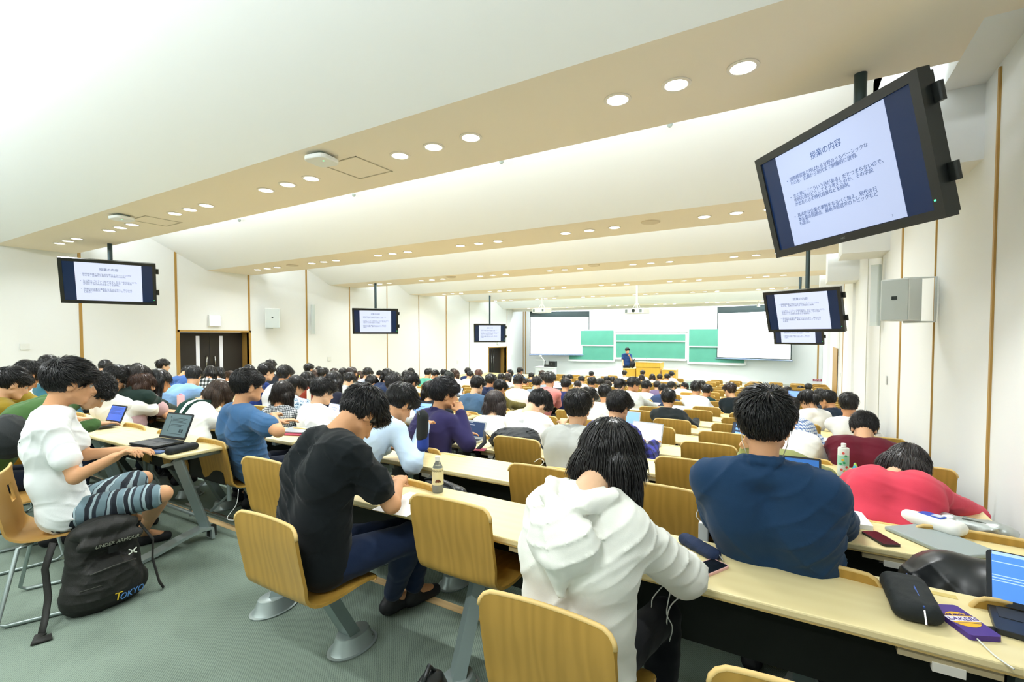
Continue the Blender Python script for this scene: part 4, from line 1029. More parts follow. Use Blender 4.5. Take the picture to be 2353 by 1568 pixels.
def crowd():
    for n, (u, vt, h, hair, hc, top, tc, rel, hp, words_) in enumerate(CROWD):
        vc = vt + .52 * h; d = FW + RT * ((u - PPX) / FPX) - UP * ((vc - PPY) / FPX); t = 287. / h; best = None
        k0 = min(NROW - 1, int(round((d[1] * t + .17 - 1.70) / .84)))
        for kk in range(max(0, k0 - 2), min(NROW, k0 + 3)):
            for off in (-.2, -.1, 0, .1, .2):
                yt = near(kk) - .17 + off; tt = yt / d[1]; z = CZ + d[2] * tt - fz(kk)
                cost = abs(math.log(tt / t)) * 6 + max(0, abs(z - 1.17) - .08) * 6 + abs(off)
                if best is None or cost < best[0]: best = (cost, kk, yt, tt)
        _, k, yt, tt = best; p = np.array([0, 0, CZ]) + d * tt
        bk, j, sx = seat_for(p[0], k); zh = p[2] - fz(k)
        az = -30.62 + math.degrees(math.atan((u - PPX) / FPX)); hy = az + rel; by = max(-22, min(28, hy * .45))
        hipx = p[0] + max(-.16, min(.16, (sx - p[0]))); hipy = near(k) - .30
        hip = (hipx, hipy, fz(k) + (.52 if zh > .95 else .50))
        res = .009 if tt < 5.3 else .012 if tt < 8 else .017 if tt < 12 else .022
        Rb_ = rotm(by); dz_ = fz(k) + DZ + .035; hands = []
        for s_ in (-1, 1):
            q = np.array([hipx, near(k) + rnd.uniform(.10, .24), dz_]) + np.array([s_ * rnd.uniform(.07, .17) + .25 * math.sin(R(by)), 0, 0]); hands.append(q)
        hz = {}
        if 'chin in hand' in words_ or 'hand to mouth' in words_: hz = dict(rh=p + rotm(hy, hp) @ np.array([.02, .12, -.13]), re=np.array([hipx + .2, near(k) + .08, dz_]), fist=(False, True))
        if 'propping a hand' in words_: hz = dict(rh=p + rotm(hy, hp) @ np.array([.05, .10, .02]), re=np.array([hipx + .25, near(k) + .12, dz_]))
        kw = dict(lh=hands[0], rh=hands[1]); kw.update(hz)
        person('person', p, hip, by=by, hy=hy, hp=hp, fz=fz(k), hair=hair, hc=hc, top=top, tc=tc if tc[0] == '#' else '#ffffff', tm=PATS[tc]() if tc in PATS else None,
               pc=rnd.choice(PC), sk=n, res=res, label='student ' + words_, group='students in the lecture seats', seed=n, eyes=tt < 7 and rel > 50, hunch=None, wr=.0045,
               build=.92 if hair in ('long', 'lob', 'bob', 'pony', 'bun') else 1.0, collar=False, **kw)
        if bk == 'middle' and k == 0:
            if p[0] < -6: sled_chair(hipx, hipy - .02, 0, 'plywood sled chair under the student %s' % words_.split(',')[0])
        else: place_chair(bk, k, j, True)
# ------------------------------------------------------------------ the people sitting nearest the camera
def seatk(b_, k, j): TAKEN.add((b_, k, j)); return place_chair(b_, k, j, True)
def az(u): return -30.62 + math.degrees(math.atan((u - PPX) / FPX))
def glasses(root, q):
    M = MB(); HL = q['HL']
    for s_ in (-1, 1):
        M.tube([HL((s_ * .066, .092, .012)), HL((s_ * .080, .03, .012)), HL((s_ * .082, -.01, .006))], .0022, 6)
        c = [HL((s_ * (.034 + .026 * math.cos(a)), .104, .0 + .019 * math.sin(a))) for a in np.linspace(0, 2 * PI, 15)]
        M.tube(c, .0020, 6)
    M.tube([HL((-.008, .107, .006)), HL((.008, .107, .006))], .002, 6)
    M.build('glasses', mat('frame_black', '#17191d', rough=.3), root, smooth=True)
def heroes():
    # man in the white T-shirt and patterned shorts, at the loose table on the left
    person('person', pt(163, 883, 2.78), pt(150, 1172, 2.80), build=.94, by=22, hy=az(163) + 82, hp=10, hair='short', top='tee', tc='#f1f4f2', res=.0065, shorts=True, sk=1,
           pm=pattern('ikat_stripes', '#2a323c', ['#9fb4ba', '#1c222b', '#6f8790'], 'stripe', .045, .38),
           rh=pt(262, 1052, 2.66), re=pt(172, 1098, 2.62), lh=pt(290, 1035, 2.95), kneer=pt(375, 1135, 2.98), kneel=pt(330, 1100, 3.30), footr=onz(325, 1225, .09), footl=onz(300, 1190, .09),
           label='student in a white T-shirt and striped shorts sitting at the loose left table', seed=11, eyes=True, wr=.006, tl=.05, fist=(False, True), hunch=.03)
    # man in green slumped over his notebook computer
    person('person', pt(212, 902, 3.62), (-4.95, .98, .52), by=18, hy=az(212) + 85, hp=52, hair='curly', top='long', tc='#4a6b3c', res=.008, sk=0,
           rh=pt(222, 975, 3.62), re=pt(120, 1000, 3.35), label='student in a green sweater with curly hair hunched over a notebook computer', seed=12, eyes=True, hunch=.10)
    # woman in white with dark green straps
    h4 = person('person', pt(500, 908, 4.62), (-4.57, 2.24, fz(1) + .5), by=10, hy=az(500) + 80, hp=52, fz=fz(1), hair='lob', hc='#3b2b1e', top='blouse', tc='#eef0e8', res=.008, sk=2, build=.92,
           label='student with brown hair in a white top with wide dark green straps', seed=13, extra=straps)
    seatk('middle', 1, 1)
    # man in the blue T-shirt with glasses
    person('person', pt(570, 890, 3.78), (-3.88, 2.29, fz(1) + .52), by=8, hy=az(570) + 68, hp=3, fz=fz(1), hair='short', top='tee', tc='#41678f', res=.0065, sk=1, build=1.12,
           rh=pt(628, 955, 3.80), re=pt(640, 992, 3.50), lh=pt(640, 970, 4.0), label='heavy-set student in a blue T-shirt and black-rimmed glasses', seed=14, eyes=True, extra=glasses, tl=.03, wr=.006)
    seatk('middle', 1, 0)
    # man in black bending over the first desk
    person('person', pt(828, 955, 2.36), (-1.89, 1.42, .53), by=14, hy=az(828) + 52, hp=52, hair='short', top='tee', tc='#14191b', pc='#1d2a44', res=.0065, sk=1, build=1.08,
           rh=pt(915, 1112, 2.42), re=pt(900, 1160, 2.20), lh=pt(930, 1120, 2.75), fist=(False, True), kneer=pt(945, 1235, 2.42), kneel=pt(965, 1215, 2.62), footr=onz(900, 1372, .09), footl=onz(950, 1355, .09),
           label='student in a black T-shirt bending low over the nearest long desk', seed=15, tl=.05, wr=.0062)
    seatk('right', 0, 1)
    # hooded sweatshirt
    person('person', pt(1402, 1062, 1.60), (-.585, 1.41, .53), by=6, hy=az(1402) + 22, hp=32, hair='bob', hc='#14110f', top='hood', tc='#ecece2', pc='#15161a', res=.0065, sk=2, build=.88,
           rh=pt(1515, 1290, 1.92), re=pt(1572, 1322, 1.56), lh=pt(1420, 1230, 2.0), label='student in a cream hooded sweatshirt with a black bob', seed=16, wr=.007, neck=pt(1345, 1140, 1.47), shw=.86)
    seatk('right', 0, 3)
    # navy jacket seen straight from behind
    def wires(root, q):
        M = MB(); HL = q['HL']
        for s_ in (-1, 1): M.tube([HL((s_ * .082, .012, -.015)), HL((s_ * .078, .015, -.07)), q['neck'] + q['Rb'][:, 0] * s_ * .055 + q['Rb'][:, 1] * .05 + np.array([0, 0, .01])], .0016, 6)
        M.build('earphone_wires', PLASTIC, root, smooth=True)
    person('person', pt(1757, 978, 1.86), (-.02, 2.19, fz(1) + .53), by=0, hy=-2, hp=4, fz=fz(1), hair='short', hc='#12110f', top='jacket', tc='#1f3a58', res=.0065, sk=1, build=1.14, shw=1.02,
           rh=(.22, 2.72, .69), lh=(-.18, 2.72, .69), re=pt(1925, 1205, 2.0), le=pt(1652, 1185, 2.0), label='broad-shouldered student in a navy jacket with white earphones seen from behind', seed=17, extra=wires, tl=.05, lift=.18, wr=.006)
    seatk('right', 1, 4)
    # olive sweater in front of him
    person('person', pt(1778, 1000, 3.5), (-.08, 3.82, fz(3) + .52), by=0, hy=0, hp=25, fz=fz(3), hair='short', top='long', tc='#8a8f5a', res=.009, sk=2,
           le=pt(1706, 1082, 3.50), lh=pt(1714, 1035, 3.45), re=pt(1900, 1094, 3.55), rh=pt(1860, 1085, 3.75), label='student in an olive-green sweatshirt leaning on both elbows behind the navy jacket', seed=18, fist=(True, False))
    seatk('right', 3, 4)
    person('person', pt(1806, 968, 4.2), (.02, 4.68, fz(4) + .52), by=10, hy=0, hp=45, fz=fz(4), hair='short', top='tee', tc='#f5f5f2', res=.011, label='student in a loose white T-shirt just beyond the olive-green sweatshirt', seed=19, build=1.1)
    seatk('right', 4, 4)
    person('person', pt(1812, 944, 5.1), (.03, 5.52, fz(5) + .52), by=10, hy=0, hp=45, fz=fz(5), hair='short', top='shirt', tm=PATS['CHECKB'](), res=.013, label='student in a blue and white checked shirt beyond the loose white T-shirt', seed=20)
    seatk('right', 5, 4)
    # maroon sweater
    person('person', pt(1985, 988, 3.95), (.47, 4.66, fz(4) + .52), by=4, hy=6, hp=48, fz=fz(4), hair='short', top='long', tc='#5e1a28', res=.009, build=1.12, sk=0,
           rh=(.62, 5.20, fz(4) + .74), lh=(.34, 5.2, fz(4) + .74), label='student in a maroon sweater bowed over the desk by the right wall', seed=21)
    seatk('right', 4, 5)
    # red cardigan, head down on folded arms
    person('person', pt(2078, 1078, 2.70), (.42, 2.98, fz(2) + .52), by=4, hy=20, hp=62, hr=10, fz=fz(2), hair='bob', hc='#231d1a', top='long', tc='#cf4154', res=.008, build=1.0, sk=2,
           re=pt(2240, 1185, 2.72), rh=pt(2120, 1125, 3.0), le=pt(2010, 1130, 2.9), lh=pt(2100, 1120, 3.1), label='student in a coral-red cardigan asleep on folded arms by the right wall', seed=22)
    seatk('right', 2, 5)
    # light blue shirt, purple navy top, white oversize, grey shirt, plaid
    person('person', pt(920, 930, 3.50), (-2.53, 2.14, fz(1) + .52), by=8, hy=az(920) + 55, hp=35, fz=fz(1), hair='textured', hc='#171615', top='shirt', tc='#bfd5ea', res=.0075, sk=1,
           re=pt(948, 1068, 3.15), rh=pt(975, 975, 3.6), label='student in a pale blue shirt with tousled hair seated behind the black T-shirt', seed=23, tl=.035)
    seatk('right', 1, 0)
    person('person', pt(1022, 908, 4.02), (-2.53, 3.0, fz(2) + .53), by=12, hy=az(1022) + 72, hp=5, fz=fz(2), hair='textured', hc='#15151a', top='shirt', tc='#2c2850', res=.0075, sk=1, build=1.05,
           re=pt(1075, 1020, 3.80), rh=pt(1058, 948, 3.95), fist=(False, True), label='student in a dark purple-navy top with a hand at the chin', seed=24, eyes=True, tl=.035)
    seatk('right', 2, 0)
    person('person', pt(1237, 932, 4.42), (-1.93, 3.80, fz(3) + .52), by=10, hy=az(1237) + 55, hp=50, fz=fz(3), hair='short', top='tee', tc='#f6f6f3', res=.009, build=1.12, sk=2, rh=pt(1292, 972, 4.4), label='student in an oversized white T-shirt bowed in front of a blue notebook screen', seed=25)
    seatk('right', 3, 1)
    person('person', pt(1328, 942, 3.50), (-1.22, 2.98, fz(2) + .53), by=-4, hy=az(1328) + 14, hp=8, fz=fz(2), hair='short', top='shirt', tc='#a3a59f', res=.0075, sk=0, build=1.05, label='student in a heather-grey collared shirt', seed=26, wr=.0062)
    seatk('right', 2, 2)
    person('person', pt(1422, 938, 4.15), (-1.24, 3.84, fz(3) + .52), by=10, hy=az(1422) + 35, hp=18, fz=fz(3), hair='short', top='shirt', tm=pattern('plaid_violet', '#3c3f9c', ['#2b2f6c', '#171b3a'], 'check', .055, .45), res=.0085, sk=0, build=1.05,
           label='student in an indigo plaid shirt working at a white-screened notebook', seed=27)
    seatk('right', 3, 2)
    person('person', (.86, 1.42, 1.20), (.66, 1.02, .53), by=-10, hy=-10, hp=15, hair='short', top='long', tc='#2a5a92', res=.009, lh=(.62, 1.56, .76), le=(.50, 1.30, .74), rh=(.9, 1.6, .76), label='student in a denim-blue sleeve cut off by the right edge', seed=28)
    seatk('right', 0, 5)
    # the lecturer
    person('person', (-6.70, 21.75, .86), (-6.72, 21.75, .22), by=165, hy=140, hp=5, fz=STAGE, hair='short', top='polo', tc='#26406e', pc='#2a3038', res=.013, stand=True, hs=1.0, sk=1,
           lh=(-6.52, 21.52, .62), le=(-6.47, 21.66, .38), rh=(-6.80, 21.45, .24), label='lecturer in a navy polo shirt standing at the front by the podium', seed=30, eyes=True, fist=(True, False))
def straps(root, q):
    sp, Rs, back, neck = q['sp'], q['Rs'], q['back'], q['neck']; M = MB()
    for s_ in (-1, 1):
        pts = []
        for t in (.15, .35, .55, .75, .90, 1.0): pts.append(sp(t) + back * (.115 if t < .8 else .10 if t < .95 else .06) + Rs[:, 0] * s_ * (.02 + .075 * t) )
        pts.append(neck + Rs[:, 0] * s_ * .10 + Rs[:, 1] * .05)
        M.tube(pts, .03, 8, sq=(1.1, .35))
    M.build('overall_straps', cloth('#1c3b33'), root, smooth=True)
# ------------------------------------------------------------------ monitors, screens, boards, podium
BEZ = mat('monitor_black', '#171a18', rough=0.35, spec=0.5)
NAVY = mat('screen_navy', '#0c1a33', rough=0.25, emit='#12305c', es=0.35)
SLIDE = mat('slide_white', '#5b6478', rough=0.4, emit='#c9d6f8', es=0.72)
SLIDEB = mat('slide_white_far', '#5b6478', rough=0.4, emit='#e6edff', es=0.88)
INK = mat('slide_ink', '#24457e', rough=0.5, emit='#24457e', es=0.12)
POLE = mat('pole_steel', '#3c4a4c', rough=0.35, metal=0.6)
TITLE = '授業の内容'
BUL = ['国際経営論と呼ばれる分野のうちベーシックな\nものを、古典から現代まで網羅的に説明。', 'ただ単に「こういう話がある」だとつまらないので、\n各研究者がどうしてそう考えたのか、その学説\nが出たときの時代背景などを説明。', '具体的な企業の事例をなるべく加え、現代の日\n本企業の問題点、最新の経営学のトピックなど\nも提示。']
def tv(x, y, z, yaw, tilt, ztop, label, near_=False, W_=1.40, H_=.83):
    t = empty('ceiling_monitor', (x, y, CZ + z), 0, label, 'monitor', 'monitors hanging from the ceiling'); t.rotation_euler = (R(tilt), 0, R(yaw))
    M = MB(); b = .055
    for a, c in (((-W_ / 2, -.03, H_ / 2 - b), (W_ / 2, .05, H_ / 2)), ((-W_ / 2, -.03, -H_ / 2), (W_ / 2, .05, -H_ / 2 + b)), ((-W_ / 2, -.03, -H_ / 2 + b), (-W_ / 2 + b, .05, H_ / 2 - b)), ((W_ / 2 - b, -.03, -H_ / 2 + b), (W_ / 2, .05, H_ / 2 - b))): M.box(a, c)
    M.build('bezel', BEZ, t)
    M = MB(); M.box((-W_ / 2 + .02, .05, -H_ / 2 + .02), (W_ / 2 - .02, .09, H_ / 2 - .02)); M.box((-.4, .09, -.28), (.4, .13, .28)); M.build('back_housing', BEZ, t)
    sw, sh_ = W_ - 2 * b, H_ - 2 * b; s = bx('screen', (-sw / 2, -.018, -sh_ / 2), (sw / 2, .0, sh_ / 2), NAVY, t)
    w2 = sh_ * 4 / 3; bx('slide', (-w2 / 2, -.0215, -sh_ / 2 + .004), (w2 / 2, -.019, sh_ / 2 - .004), SLIDE if near_ else SLIDEB, s)
    def tx(body, size, px, py, al, nm): return text(nm, body, size, INK, s, al and Matrix.Translation((px, -.0225, py)) @ Matrix.Rotation(PI / 2, 4, 'X'), align=al, extrude=.0002, line=.95, spacing=.96)
    tx(TITLE, sh_ * .078, 0, sh_ * .33, 'CENTER', 'slide_title')
    for body, yy in zip(BUL, (.225, .045, -.165)):
        tx('•', sh_ * .05, -w2 * .43, sh_ * yy, 'LEFT', 'bullet'); tx(body, sh_ * .0475, -w2 * .395, sh_ * yy, 'LEFT', 'slide_text')
    if near_: tx('3', sh_ * .025, w2 * .40, -sh_ * .44, 'LEFT', 'slide_number'); text('maker_mark', 'NEC', .018, mat('mark_grey', '#6d736e'), t, Matrix.Translation((0, -.031, -H_ / 2 + .028)) @ Matrix.Rotation(PI / 2, 4, 'X'))
    M = MB(); M.box((W_ / 2 - .045, -.032, -H_ / 2 + .1), (W_ / 2 - .035, -.03, -H_ / 2 + .11)); M.build('status_light', mat('led_green', '#3fe08a', emit='#3fe08a', es=3), t)
    for zz in (-.22, .2): M = MB(); M.prism(rr(.05, .035, .012), zz, zz + .10, Matrix.Translation((W_ / 2 + .02, .05, 0))); M.build('side_handle', BEZ, t)
    M = MB(); inv = (Matrix.Translation((x, y, CZ + z)) @ Matrix.Rotation(R(yaw), 4, 'Z') @ Matrix.Rotation(R(tilt), 4, 'X')).inverted()
    up_ = lambda dx, dy, zz: tuple(inv @ Vector((x + dx, y + dy, zz)))
    bxv = (-math.sin(R(yaw)) * .17, math.cos(R(yaw)) * .17)
    M.tube([up_(bxv[0], bxv[1], CZ + z + .02), up_(bxv[0], bxv[1], ztop)], .038, 12); M.build('pole', POLE, t, smooth='auto')
    M = MB(); M.box((-.12, .12, -.1), (.12, .24, .1)); M.build('mount', POLE, t)
    return t
tv(.205, 3.90, 1.025, -52.2, 15, CZ + 2.6, 'large black ceiling monitor at the upper right, nearest the camera', True, 1.355, .80)
tv(.086, 10.73, .477, -27.3, 16.3, CZ + 2.2, 'ceiling monitor hanging below the nearest one, in front of another')
tv(.03, 17.6, .13, -15, 16, CZ + 1.9, 'ceiling monitor half hidden behind the other one on the right')
tv(-11.113, 3.95, 1.003, 65.7, 19.3, CZ + 2.6, 'ceiling monitor at the far left of the picture')
tv(-11.54, 10.97, .461, 44.9, 16.7, CZ + 2.3, 'ceiling monitor above the left rows, before the pale wall')
tv(-11.65, 17.76, .118, 33.4, 16.4, CZ + 2.0, 'smallest ceiling monitor on the left, above the far dark door')
SCR = mat('projection_white', '#ffffff', rough=0.6, emit='#ffffff', es=1.1)
SCRB = mat('screen_black', '#20302f', rough=0.5)
for (x, y, z, W_, H_, yaw, lb) in [(-10.82, 23.2, .14, 3.13, 2.29, 25, 'left projection screen with a black top band, glowing white'), (-1.65, 23.3, .147, 3.08, 2.33, -15.6, 'right projection screen behind the hanging monitors, glowing white')]:
    t = empty('projection_screen', (x, y, CZ + z), R(yaw), lb, 'projection screen', 'projection screens')
    bx('border', (-W_ / 2, 0, -H_ / 2), (W_ / 2, .01, H_ / 2), SCRB, t); bx('image_area', (-W_ / 2 + .04, -.006, -H_ / 2 + .05), (W_ / 2 - .04, -.001, H_ / 2 - .29), SCR, t)
    M = MB(); M.tube([(-W_ / 2 - .04, -.01, -H_ / 2 - .01), (W_ / 2 + .04, -.01, -H_ / 2 - .01)], .025, 8); M.build('bottom_bar', mat('bar_blue_grey', '#8494b4', rough=.4, metal=.3), t)
    bx('housing', (-W_ / 2 - .08, -.04, H_ / 2), (W_ / 2 + .08, .10, H_ / 2 + .12), WHITE, t)
# chalkboards
FRM = mat('board_frame', '#eef0ea', rough=0.5); GRN = mat('chalk_green', '#4d927c', rough=0.6, var=.08, vscale=3); TRAYM = mat('board_tray', '#dfe3de', rough=.4)
def board(x0, x1, zs, lb, rot=0, yb=YF - .14):
    xc = (x0 + x1) / 2; t = empty('chalkboard', (xc, yb, CZ), R(rot), lb, 'chalkboard', 'green chalkboards'); h = (x1 - x0) / 2
    z0, z1 = zs[0], zs[-1]
    M = MB(); M.box((-h - .09, .0, z0 - .07), (h + .09, .06, z1 + .05)); M.build('frame', FRM, t)
    for i in range(len(zs) - 1):
        f = .03 * i; bx('writing_panel', (-h, -.03 - f, zs[i] + (.02 if i else 0)), (h, .0, zs[i + 1]), GRN, t)
        if i: bx('rail', (-h, -.05 - f, zs[i] - .03), (h, .0, zs[i] + .02), FRM, t)
    bx('chalk_tray', (-h - .05, -.11, z0 - .10), (h + .05, .0, z0 - .06), TRAYM, t)
    return t
board(-7.9, -4.53, [-1.09, -.26, .075], 'middle chalkboard behind the podium, brightly lit')
board(-10.45, -8.06, [-1.25, -.50, .27], 'left chalkboard wing, partly behind the left projection screen', 3)
board(-4.36, -1.99, [-1.22, -.50, .31], 'right chalkboard wing, partly behind the right projection screen', -3)
o = bx('board_cabinet', (-7.98, YF - .12, CZ + .16), (-4.45, YF - .005, CZ + .62), FRM); tag(o, 'white panel above the middle chalkboard', 'panel')
# podium
POD = wood('podium_wood', '#e2b645', '#d2a335', scale=(1, 1, .1), wave=6, rough=.4)
t = empty('podium', (-5.68, 21.5, STAGE), 0, 'tall golden wooden podium at the front centre', 'podium')
zp = CZ - 1.18 - STAGE
bx('body', (-.53, 0, 0), (.53, .6, zp - .22), POD, t); bx('upper_front', (-.55, -.03, zp - .22), (.55, .6, zp - .015), POD, t); bx('top', (-.57, -.05, zp - .015), (.57, .62, zp), mat('podium_top', '#f1dda0', rough=.4), t)
M = MB(); M.tube([(-.1, .2, zp), (-.1, .15, zp + .10), (-.08, .10, zp + .14)], .006, 6); M.lathe([(.004, 0), (.016, .01), (.014, .035), (.003, .04)], c=(-.08, .09, zp + .13), n=8); M.build('microphone', BEZ, t, smooth=True)
for sx_, lb in ((-6.55, 'low golden side table left of the podium'), (-4.78, 'low golden side table right of the podium')):
    t = empty('side_desk', (sx_, 21.55, STAGE), 0, lb, 'side desk', 'podium side desks'); z1 = CZ - 1.48 - STAGE
    bx('front_panel', (-.29, 0, 0), (.29, .03, z1 - .02), POD, t); bx('top', (-.30, -.02, z1 - .02), (.30, .5, z1), mat('podium_top', '#f1dda0', rough=.4), t); bx('side_panel', (-.29, .03, 0), (-.26, .48, z1 - .02), POD, t); bx('side_panel', (.26, .03, 0), (.29, .48, z1 - .02), POD, t)
F = Field(.02); F.ell((0, 0, .17), (.13, .10, .17), None, .03).cap((0, 0, .3), (.1, 0, .40), .05, .03, .04)
V, Q = F.mesh(); o = link_mesh('shoulder_bag', V, Q, mat('bag_black', '#1a1b1c', rough=.6)); o.location = (-6.42, 21.62, CZ - 1.475); tag(o, 'black shoulder bag on the side table against the podium', 'bag')
# media cabinet with document camera
t = empty('media_cabinet', (-11.05, 21.9, STAGE), R(8), 'white rolling cabinet by the left end of the front wall', 'cabinet')
zc = 1.55 - 1.60 - STAGE
bx('body', (-.5, 0, .06), (.5, .5, zc - .03), APM, t); bx('top', (-.54, -.03, zc - .03), (.54, .52, zc), APM, t)
for sx_ in (-.24, .24):
    d = bx('door', (sx_ - .22, -.012, .12), (sx_ + .22, 0, zc - .08), APM, t); bx('vent', (sx_ - .09, -.016, zc - .25), (sx_ + .07, -.012, zc - .17), mat('vent_grey', '#b8bdb8'), d)
t = empty('document_camera', (-11.33, 22.1, STAGE + zc), 0, 'white document camera with a bent arm on the rolling cabinet', 'document camera')
bx('base', (-.14, -.12, 0), (.14, .16, .03), APM, t); M = MB(); M.tube([(.08, .1, .03), (.12, .08, .34), (-.04, .0, .55)], .018, 8); M.build('arm', APM, t, smooth=True); bx('camera_head', (-.10, -.06, .53), (.0, .04, .60), APM, t); bx('light_arm', (-.30, -.02, .33), (.1, .02, .36), APM, t)
t = empty('amplifier', (-10.72, 22.1, STAGE + zc), 0, 'black equipment case on the rolling cabinet', 'audio equipment'); bx('case', (-.18, 0, 0), (.18, .25, .30), BEZ, t); M = MB(); M.lathe([(.02, -.0), (.02, .01)], c=(0, 0, 0), n=10, M=Matrix.Translation((-.02, -.002, .17)) @ Matrix.Rotation(PI / 2, 4, 'X')); M.build('knob', CHROME, t)
t = empty('wireless_microphone_charger', (-11.02, 22.1, STAGE + zc), 0, 'black charging stand holding two microphones on the cabinet', 'microphone charger'); bx('base', (-.14, 0, 0), (.14, .14, .12), BEZ, t)
for sx_ in (-.11, .11): M = MB(); M.tube([(sx_, .07, .1), (sx_, .07, .26)], .018, 8); M.lathe([(.01, .25), (.028, .27), (.028, .30), (.01, .32)], c=(sx_, .07, 0), n=8); M.build('microphone', BEZ, t, smooth=True)
# projectors
for (u, v, t_, W_, lb) in [(1245, 714, 20.5, .70, 'white projector on a ceiling pole before the left screen'), (1463, 715, 17.2, .80, 'white projector on a ceiling pole near the middle of the hall')]:
    p = pt(u, v, t_); t = empty('projector', p, R(-14), lb, 'projector', 'ceiling projectors')
    M = MB(); M.prism(rr(W_, .5, .06), -.10, .09); M.build('body', APM, t, bevel=.02)
    for sx_ in (-.28, .22): M = MB(); M.box((sx_ * W_ / .7, -.255, -.06), (sx_ * W_ / .7 + .09, -.25, .05)); M.build('vent', mat('vent_grey2', '#7c8884'), t)
    if t_ < 19: M = MB(); M.lathe([(.06, 0), (.06, .03), (.04, .03)], n=14, M=Matrix.Translation((.02, -.25, 0)) @ Matrix.Rotation(PI / 2, 4, 'X')); M.build('lens', mat('lens_dark', '#26312f', rough=.15), t)
    M = MB(); M.tube([(0, 0, .25), (0, 0, 1.45 if t_ > 19 else 1.5)], .035, 10); 
    for a in (-.1, .1): M.tube([(a, a, .09), (a * .4, a * .4, .25)], .012, 6); M.tube([(a, -a, .09), (a * .4, -a * .4, .25)], .012, 6)
    M.lathe([(.06, .22), (.06, .28)], n=12); M.build('ceiling_mount', APM, t, smooth='auto')
# loudspeakers
GRL = mat('speaker_grille', '#c9d2cf', rough=.6, bump=.3, bscale=600); SPB = mat('speaker_body', '#e6ebe8', rough=.5)
def speaker(x, y, z, w_, h_, d_, rz, lb, bx_):
    t = empty('wall_speaker', (x, y, CZ + z), R(rz), lb, 'speaker', 'box speakers on the side walls')
    M = MB(); M.prism([(-w_ / 2, -d_ / 2), (w_ / 2, -d_ / 2), (w_ / 2, d_ * .2), (w_ * .3, d_ / 2), (-w_ * .3, d_ / 2), (-w_ / 2, d_ * .2)], -h_ / 2, h_ / 2); M.build('cabinet', SPB, t, bevel=.008)
    bx('grille', (-w_ / 2 + .012, -d_ / 2 - .006, -h_ / 2 + .012), (w_ / 2 - .012, -d_ / 2, h_ / 2 - .012), GRL, t); bx('badge', (-.022, -d_ / 2 - .009, .0), (.022, -d_ / 2 - .006, .032), mat('badge_dark', '#2c3633'), t)
    M = MB(); inv = (Matrix.Translation((x, y, CZ + z)) @ Matrix.Rotation(R(rz), 4, 'Z')).inverted(); q = lambda a: tuple(inv @ Vector(a))
    M.tube([q((x, y, CZ + z + h_ * .5 + .01)), q((bx_, y, CZ + z + h_ * .5 + .01)), q((bx_, y, CZ + z - h_ * .5 - .01)), q((x, y, CZ + z - h_ * .5 - .01))], .012, 6); M.build('bracket', SPB, t)
speaker(.85, 5.72, .33, .235, .385, .30, -33, 'white box loudspeaker with a dark badge on the right wall', XR - .02)
speaker(-12.98, 8.42, .50, .38, .56, .34, 52, 'white box loudspeaker on the left wall beyond the double door', XL + .02)
for (x, y, z, h_, rz, lb) in [(1.0, 8.9, .60, .90, -30, 'slim grey column loudspeaker on the right wall'), (-13.18, 9.9, .52, .93, 55, 'slim grey column loudspeaker on the left wall')]:
    t = empty('column_speaker', (x, y, CZ + z), R(rz), lb, 'speaker', 'column speakers on the side walls')
    M = MB(); M.prism(rr(.11, .10, .015), -h_ / 2, h_ / 2); M.build('enclosure', mat('column_grey', '#ccd5cf', rough=.5), t); bx('grille', (-.045, -.056, -h_ / 2 + .05), (.045, -.05, h_ / 2 - .03), GRL, t); bx('bracket', (-.02, .05, -.1), (.02, .12, .1), SPB, t)
# signs and plates
EXM = mat('exit_glow', '#f2fff6', emit='#e9fff2', es=1.1); EXG = mat('exit_green', '#35b387', emit='#35b387', es=.6)
for (u, v, s_, lb) in [(493, 737, .30, 'lit white and green emergency exit sign above the double door'), (1146, 786, .26, 'small lit exit sign above the far dark door')]:
    p = onx(u, v, XL + .04); t = empty('exit_sign', p, PI / 2, lb, 'sign', 'exit signs'); bx('casing', (-s_ / 2, -.03, -s_ / 2), (s_ / 2, .04, s_ / 2), APM, t); bx('lit_panel', (-s_ / 2 + .02, -.036, -s_ / 2 + .02), (s_ / 2 - .02, -.03, s_ / 2 - .02), EXM, t)
    M = MB(); M.box((-.03, -.04, -.05), (.03, -.036, .05)); M.box((.03, -.04, .02), (.07, -.036, .04)); M.box((-.07, -.04, -.08), (-.02, -.036, -.05)); M.lathe([(.02, 0), (.02, .004)], n=10, M=Matrix.Translation((.01, -.036, .075)) @ Matrix.Rotation(PI / 2, 4, 'X')); M.build('running_figure', mat('exit_figure', '#bfeed6', emit='#bfeed6', es=.8), t)
k_ = 0
for (u, v, a, b_, lb) in [(57, 797, .14, .12, 'white wall plate at the far left, under the monitor'), (757, 825, .13, .13, 'small square wall plate before the fourth trim'), (1052, 833, .09, .16, 'tiny wall switch right of the thin trim'), (1176, 822, .12, .3, 'control panel beside the far dark door')]:
    p = onx(u, v, XL + .012); t = bx('wall_plate', (-.01, -a / 2, -b_ / 2), (.012, a / 2, b_ / 2), APM); t.location = tuple(p); tag(t, lb, 'wall plate', 'wall plates')
for (u, v, a, b_, lb) in [(2038, 874, .05, .12, 'small switch plate on the right wall, nearer one'), (1931, 862, .05, .12, 'small switch plate on the right wall, farther one')]:
    p = onx(u, v, XR - .008); t = bx('wall_plate', (-.012, -a / 2, -b_ / 2), (.0, a / 2, b_ / 2), mat('plate_grey', '#c9ccc6')); t.location = tuple(p); tag(t, lb, 'wall plate', 'wall plates')
p = ony(1878, 878, YF - .02); t = empty('fire_notice', p, 0, 'red and white notice on the front wall by the right corner', 'notice')
